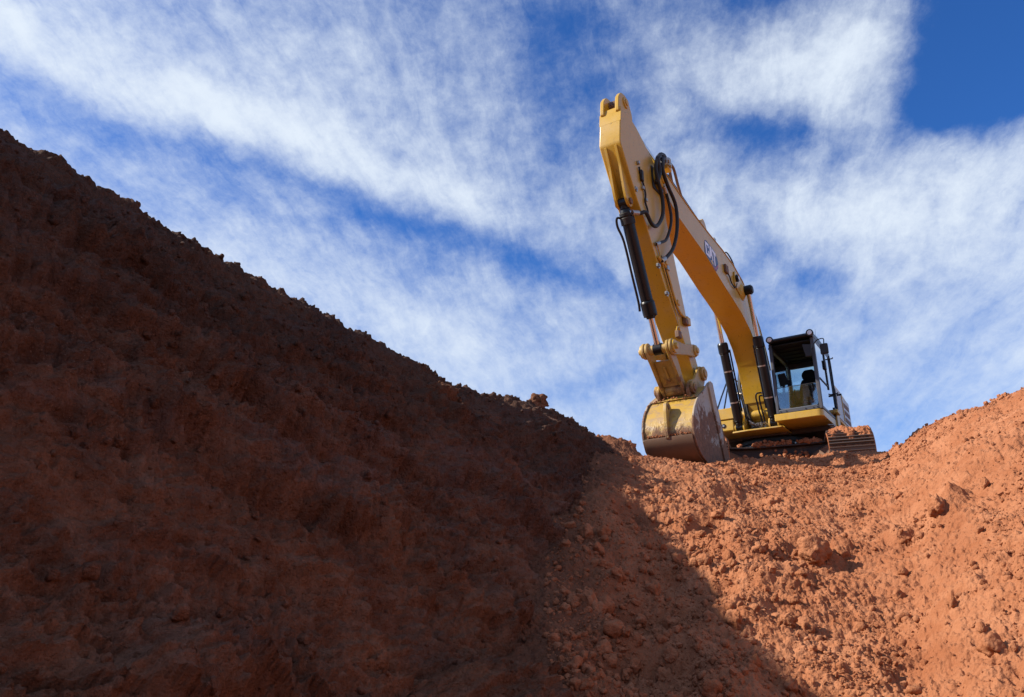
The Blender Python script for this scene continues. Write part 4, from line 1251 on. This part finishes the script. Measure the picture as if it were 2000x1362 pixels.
for (x, z) in ((7.92, 4.52), (7.80, 4.10), (7.70, 3.92)):
    MB().box(x - 0.025, x + 0.025, SWD + 0.001, SWD + 0.045, z - 0.03, z + 0.03).build("pipe_clamp", MAT["steel"], stick, 0.006)
MB().box(6.95, 7.30, SWD + 0.001, SWD + 0.02, 4.36, 4.80).build("hose_guard", MAT["rubber"], stick, 0.02)

# --- hoses between boom and stick
def hose(pts, r, mat="rubber", name="hose", fit=True):
    o = MB().tube(pts, r, 10, 7).build(name, MAT[mat], root)
    if fit:
        for a, b in ((pts[0], pts[1]), (pts[-1], pts[-2])):
            A, B = Vector(a), Vector(b)
            e = A + (B - A).normalized() * 0.13
            MB().cone(A, e, r * 1.35, r * 1.35, 10).build("hose_fitting", MAT["steel"], o, 0.004)
    return o


hose([(8.12, 0.12, 3.52), (7.98, 0.20, 3.55), (7.86, 0.25, 3.60), (7.66, 0.26, 3.48), (7.44, 0.27, 3.54), (7.16, 0.28, 3.86), (7.13, 0.29, 4.2), (7.32, 0.30, 4.50), (7.36, 0.31, 4.74), (7.14, 0.31, 5.05), (6.85, 0.29, 5.20), (6.65, 0.24, 5.22)], 0.033)
hose([(7.28, 0.24, 2.97), (7.10, 0.27, 3.10), (6.80, 0.30, 3.40), (6.58, 0.32, 3.86), (6.58, 0.33, 4.30), (6.93, 0.34, 4.52), (7.12, 0.34, 4.74), (7.10, 0.34, 4.96), (6.86, 0.30, 5.12), (6.62, 0.22, 5.16)], 0.032)
hose([(7.44, 0.22, 3.21), (7.28, 0.25, 3.30), (7.02, 0.27, 3.48), (6.74, 0.28, 3.95), (6.84, 0.29, 4.30), (7.02, 0.30, 4.48)], 0.026)
hose([(7.30, 0.27, 4.42), (7.22, 0.31, 4.66), (7.28, 0.32, 4.88), (7.12, 0.30, 5.02), (6.85, 0.26, 5.06), (6.6, 0.12, 5.1)], 0.042, fit=False)
bh = MB().box(6.42, 6.60, 0.10, 0.27, 5.08, 5.26)
bh.build("hose_manifold", MAT["yellow_dirty"], root, 0.02)
mf = MB()
for (x, y, z) in ((6.58, 0.26, 5.22), (6.52, 0.27, 5.14), (6.46, 0.24, 5.27), (6.62, 0.20, 5.28)):
    mf.cone((x, y, z), (x + 0.07, y + 0.03, z + 0.02), 0.035, 0.035, 8)
mf.build("hose_union", MAT["steel"], root)
for (dx, dy, top) in ((0.0, 0.24, 0.0), (0.22, 0.16, 0.04)):
    hose([(6.50 + dx * 0.2, dy, 5.24), (6.32 + dx * 0.2, dy, 5.28 + top), (6.20 + dx * 0.2, dy, 5.22 + top), (6.08 + dx * 0.3, dy, 5.00), (5.94 + dx * 0.3, dy, 4.80)], 0.026, "rust", "steel_pipe", False)

# --- cylinders
def cylinder(name, foot, eye, r_bar, r_rod, bar_len, mat_bar="black", gland=0.17, seg=24, foot_eye=0.0, eye_r=0.0, eye_w=0.1):
    f, e = Vector(foot), Vector(eye)
    ax = (e - f).normalized()
    L = (e - f).length
    b = MB().lathe(f, e, [(0.02, r_bar * 0.72), (0.10, r_bar * 0.80), (0.16, r_bar), (bar_len - gland, r_bar), (bar_len - gland + 0.03, r_bar * 1.18), (bar_len - 0.04, r_bar * 1.18), (bar_len, r_bar * 0.95)], seg)
    if foot_eye:
        b.cone(f - Vector((0, eye_w, 0)), f + Vector((0, eye_w, 0)), foot_eye, foot_eye, 20)
    bar = b.build(name, MAT[mat_bar], root, 0.006)
    rd = MB().cone(f + ax * (bar_len - 0.02), e, r_rod, r_rod, 20).build("rod", MAT["chrome"], bar)
    if eye_r:
        MB().cone(e - Vector((0, eye_w, 0)), e + Vector((0, eye_w, 0)), eye_r, eye_r, 20).build("rod_end", MAT["black"], bar, 0.008)
    return bar


for s in (1, -1):
    bar = cylinder("boom_cylinder", (1.50, s * 0.38, 1.31), (2.45, s * 0.40, 4.10), 0.098, 0.052, 1.92, gland=0.26, foot_eye=0.075, eye_r=0.11, eye_w=0.075)
    ax = Vector((0.95, 0, 2.79)).normalized()
    yo = s * 0.38 + (0.0)
    MB().tube([Vector((1.50, yo - s * 0.115, 1.31)) + ax * t_ + Vector((-0.02, 0, 0)) for t_ in (0.35, 0.8, 1.3, 1.75)], 0.018, 8, 2).build("feed_pipe", MAT["black"], bar)
    bd = MB()
    for t_ in (0.55, 1.25):
        c_ = Vector((1.50, s * 0.38, 1.31)) + ax * t_
        bd.cone(c_, c_ + ax * 0.03, 0.104, 0.104, 24)
    bd.build("pipe_band", MAT["steel"], bar)

bc = cylinder("bucket_cylinder", (8.17, 0.0, 3.71), (7.12, 0.0, 1.50), 0.100, 0.053, 1.90, gland=0.27, foot_eye=0.085, eye_r=0.095, eye_w=0.075)
axb = (Vector((7.12, 0, 1.50)) - Vector((8.17, 0, 3.71))).normalized()
cl_ = MB()
for (t0, t1, r_) in ((0.16, 0.22, 0.112), (0.24, 0.36, 0.118), (1.88, 1.93, 0.075)):
    cl_.cone(Vector((8.17, 0, 3.71)) + axb * t0, Vector((8.17, 0, 3.71)) + axb * t1, r_, r_, 20)
cl_.build("cylinder_collar", MAT["rubber"], bc, 0.008)
pp = Vector((0.055, -0.125, -0.02))
MB().tube([Vector((8.17, 0, 3.71)) + axb * 0.30 + Vector((0.09, -0.06, 0.02)), Vector((8.17, 0, 3.71)) + axb * 0.27 + Vector((0.12, -0.13, 0.0)), Vector((8.17, 0, 3.71)) + axb * 0.40 + Vector((0.10, -0.16, 0.0)), Vector((8.17, 0, 3.71)) + axb * 0.62 + pp, Vector((8.17, 0, 3.71)) + axb * 1.2 + pp,
           Vector((8.17, 0, 3.71)) + axb * 1.62 + pp, Vector((8.17, 0, 3.71)) + axb * 1.78 + pp * 1.1], 0.020, 8, 4).build("feed_pipe", MAT["black"], bc)
gb = MB()
for k in range(10):
    a = 2 * math.pi * k / 10
    s_ = axb.orthogonal().normalized()
    t_ = axb.cross(s_)
    c_ = Vector((8.17, 0, 3.71)) + axb * 1.86 + s_ * (0.098 * math.cos(a)) + t_ * (0.098 * math.sin(a))
    gb.cone(c_, c_ + axb * 0.035, 0.014, 0.014, 6)
gb.build("gland_bolt", MAT["black"], bc)["kind"] = "stuff"
MB().tube([(8.10, 0.06, 3.56), (8.11, 0.12, 3.53)], 0.045, 10, 1).build("port_block", MAT["steel"], bc)
cylinder("stick_cylinder", (4.35, 0.0, 4.98), (8.20, 0.0, 5.54), 0.085, 0.05, 1.75, gland=0.2, foot_eye=0.09, eye_r=0.10, eye_w=0.08)
for y in (-0.12, 0.12):
    MB().prism(rounded([(4.05, 4.65), (4.65, 4.66), (4.48, 5.0), (4.38, 5.08), (4.26, 5.02)], 0.06), y - 0.02, y + 0.02).build("cylinder_lug", MAT["yellow"], boom, 0.006)

# hydraulic lines at the boom foot
hose([(1.44, 0.30, 2.01), (1.47, 0.16, 2.03), (1.48, 0.07, 2.02), (1.48, 0.045, 1.93), (1.47, 0.06, 1.80), (1.46, 0.07, 1.66), (1.45, 0.09, 1.54), (1.42, 0.12, 1.36), (1.36, 0.20, 1.30)], 0.018)
hose([(1.44, 0.30, 1.94), (1.48, 0.19, 1.96), (1.49, 0.13, 1.95), (1.48, 0.12, 1.85), (1.47, 0.13, 1.75), (1.46, 0.14, 1.62), (1.45, 0.16, 1.50), (1.42, 0.17, 1.36), (1.36, 0.23, 1.30)], 0.018)
hose([(1.05, -0.33, 2.85), (1.12, -0.36, 2.51), (1.18, -0.36, 2.30), (1.22, -0.29, 2.10), (1.24, -0.25, 1.95), (1.24, -0.23, 1.69), (1.22, -0.17, 1.45), (1.18, -0.08, 1.35)], 0.030)
hose([(1.0, -0.36, 2.85), (1.08, -0.40, 2.52), (1.16, -0.39, 2.25), (1.20, -0.34, 2.06), (1.22, -0.30, 1.90), (1.22, -0.28, 1.65), (1.21, -0.23, 1.45), (1.18, -0.14, 1.36)], 0.026)
hose([(1.52, -0.24, 2.06), (1.50, -0.30, 2.08), (1.48, -0.27, 1.90), (1.46, -0.25, 1.7), (1.44, -0.22, 1.5), (1.40, -0.1, 1.36)], 0.017)
hose([(1.30, 0.10, 1.29), (1.40, 0.02, 1.27), (1.40, -0.10, 1.28), (1.28, -0.16, 1.33)], 0.022)
hose([(1.62, 0.49, 2.95), (1.50, 0.49, 3.0), (1.30, 0.47, 2.80), (1.20, 0.46, 2.3)], 0.022, fit=False)
hose([(0.92, -0.33, 2.40), (1.0, -0.42, 2.2), (1.1, -0.44, 1.9), (1.12, -0.40, 1.6)], 0.022, "steel", "steel_pipe", False)

# --- bucket linkage
for s in (1, -1):
    y0_, y1_ = (0.215, 0.262) if s > 0 else (-0.262, -0.215)
    lk = MB().prism(disc((6.05, 1.72), 0.115, 10, 80, 250)[::1] + [(6.45, 1.53)] + disc((7.12, 1.50), 0.135, 12, -105, 100) + [(6.55, 1.70)], y0_, y1_)
    arm = lk.build("link_arm", MAT["linkage"], root, 0.012)
    MB().lathe((6.05, s * 0.262, 1.72), (6.05, s * 3, 1.72), [(0, 0.10), (0.03, 0.095), (0.031, 0.055), (0.06, 0.05)], 20).build("pin_boss", MAT["yellow_dirty"], arm, 0.006)
    MB().lathe((7.12, s * 0.262, 1.50), (7.12, s * 3, 1.50), [(0, 0.115), (0.035, 0.11), (0.036, 0.055), (0.075, 0.05)], 20).build("pin_boss", MAT["yellow_dirty"], arm, 0.006)
MB().cone((7.12, -0.24, 1.50), (7.12, 0.24, 1.50), 0.080, 0.080, 24).build("link_pin", MAT["linkage"], root, 0.01)
pk = MB()
for (ya, yb_) in ((-0.205, -0.155), (0.155, 0.205)):
    pk.prism(disc((7.12, 1.50), 0.13, 10, -40, 150) + [(6.80, 1.36), (6.62, 1.08)] + disc((6.50, 0.95), 0.125, 10, 160, 320) + [(6.80, 1.05), (7.02, 1.25)], ya, yb_)
pk.hexa([(6.99, -0.155, 1.33), (6.93, -0.155, 1.36), (6.93, 0.155, 1.36), (6.99, 0.155, 1.33)], [(6.64, -0.155, 0.98), (6.60, -0.155, 1.02), (6.60, 0.155, 1.02), (6.64, 0.155, 0.98)])
pk.cone((6.50, -0.155, 0.95), (6.50, 0.155, 0.95), 0.10, 0.10, 20)
plk = pk.build("bucket_link", MAT["linkage"], root, 0.012)
MB().hexa([(6.955, -0.02, 1.24), (6.93, -0.02, 1.24), (6.93, 0.02, 1.24), (6.955, 0.02, 1.24)], [(6.74, -0.02, 1.04), (6.71, -0.02, 1.04), (6.71, 0.02, 1.04), (6.74, 0.02, 1.04)]).build("link_rib", MAT["linkage"], plk, 0.006)

# --- bucket
BH = 0.43
shell = [(6.12, 1.02), (6.30, 0.90), (6.52, 0.78), (6.70, 0.66), (6.86, 0.50), (6.96, 0.34), (7.00, 0.18), (6.98, 0.04), (6.90, -0.10), (6.74, -0.22), (6.50, -0.31), (6.20, -0.36), (5.80, -0.37), (5.35, -0.34)]
inner = [(p[0] - 0.05 * (1 if p[1] > -0.2 else 0.3), p[1] + (0.035 if p[1] < 0.2 else -0.02)) for p in shell]
bu = MB().prism(shell + inner[::-1], -BH + 0.02, BH - 0.02)
bucket = bu.build("bucket", MAT["bucket"], root, 0.006)
side = [(6.05, 1.12), (6.14, 1.06), (6.32, 0.92), (6.54, 0.80), (6.73, 0.68), (6.89, 0.51), (6.985, 0.35), (7.025, 0.18), (7.00, 0.03), (6.92, -0.12), (6.75, -0.245), (6.50, -0.335), (6.20, -0.385), (5.80, -0.395), (5.30, -0.36), (5.34, -0.20), (5.55, 0.20), (5.86, 0.88), (5.95, 1.10)]
for s in (1, -1):
    ya, yb_ = (BH - 0.02, BH + 0.012) if s > 0 else (-BH - 0.012, -BH + 0.02)
    sd = MB().prism(side, ya, yb_).build("bucket_side", MAT["bucket_side"], bucket, 0.006)
    ct = rounded([(5.92, 1.13), (6.06, 1.14), (6.14, 1.03), (6.02, 0.70), (5.76, 0.10), (5.58, -0.36), (5.26, -0.37), (5.33, -0.18), (5.54, 0.22), (5.84, 0.88)], 0.03)
    ya, yb_ = (BH + 0.012, BH + 0.042) if s > 0 else (-BH - 0.042, -BH - 0.012)
    MB().prism(ct, ya, yb_).build("side_cutter", MAT["bucket_side"], bucket, 0.006)
    ea = rounded([(5.70, 1.32), (5.80, 1.48), (5.98, 1.46), (6.30, 1.14), (6.46, 1.10), (6.60, 1.02), (6.66, 0.90), (6.60, 0.74), (6.30, 0.88), (6.05, 0.95), (5.80, 1.15)], 0.07)
    ya, yb_ = (0.235, 0.285) if s > 0 else (-0.285, -0.235)
    ear = MB().prism(ea, ya, yb_).build("bucket_ear", MAT["linkage"], bucket, 0.010)
    for (cx, cz, r_) in ((5.87, 1.34, 0.125), (6.50, 0.95, 0.11)):
        MB().lathe((cx, s * 0.285, cz), (cx, s * 3, cz), [(0, r_), (0.05, r_), (0.051, r_ * 0.6), (0.075, r_ * 0.6)], 20).build("pin_boss", MAT["linkage"], ear, 0.008)
wr = [(6.995, 0.06), (6.985, 0.0), (6.915, -0.115), (6.755, -0.238), (6.51, -0.328), (6.20, -0.378), (5.80, -0.388), (5.36, -0.358)]
MB().ribbon(wr, -BH + 0.025, BH - 0.025, 0.022).build("wear_plate", MAT["rust"], bucket, 0.004)
MB().ribbon([(6.10, 1.035), (6.30, 0.915), (6.52, 0.795), (6.60, 0.745)], -BH + 0.03, BH - 0.03, 0.018).build("top_plate", MAT["bucket"], bucket, 0.004)
le = rounded([(6.80, 0.56), (6.92, 0.66), (7.02, 0.62), (7.06, 0.48), (7.065, 0.20), (7.03, 0.02), (6.97, 0.02), (6.99, 0.2), (6.96, 0.36), (6.88, 0.5)], 0.03)
lug = MB().prism(le, -0.035, 0.025).build("lifting_eye", MAT["bucket"], bucket, 0.010)
for yy0 in (-0.037, 0.0255):
    MB().lathe((6.945, yy0, 0.56), (6.945, yy0 + 0.0115, 0.56), [(0, 0.045), (0.0115, 0.045)], 16).build("eye_ring", MAT["rust"], lug)
for k in range(5):
    y = -0.36 + 0.18 * k
    th_ = MB().hexa([(5.40, y - 0.05, -0.39), (5.40, y + 0.05, -0.39), (5.40, y + 0.05, -0.30), (5.40, y - 0.05, -0.30)], [(5.10, y - 0.025, -0.36), (5.10, y + 0.025, -0.36), (5.10, y + 0.025, -0.335), (5.10, y - 0.025, -0.335)])
    th_.build("bucket_tooth", MAT["rust"], bucket, 0.008)
mb_ = np.array([(6.99 + g_.uniform(-0.005, 0.02), g_.uniform(-0.38, 0.38), 0.075 + abs(g_.normal(0, 0.02))) for i in range(110)])
clod_field("mud_crumbs", mb_, g_.uniform(0.003, 0.013, 110), 1, 18, MAT["soil"], None, bucket)
mb_ = np.array([(6.62 + g_.uniform(-0.06, 0.06), g_.uniform(-0.38, 0.38), 0.765 + g_.uniform(-0.03, 0.03)) for i in range(70)])
clod_field("mud_crumbs", mb_, g_.uniform(0.003, 0.013, 70), 1, 19, MAT["soil"], None, bucket)
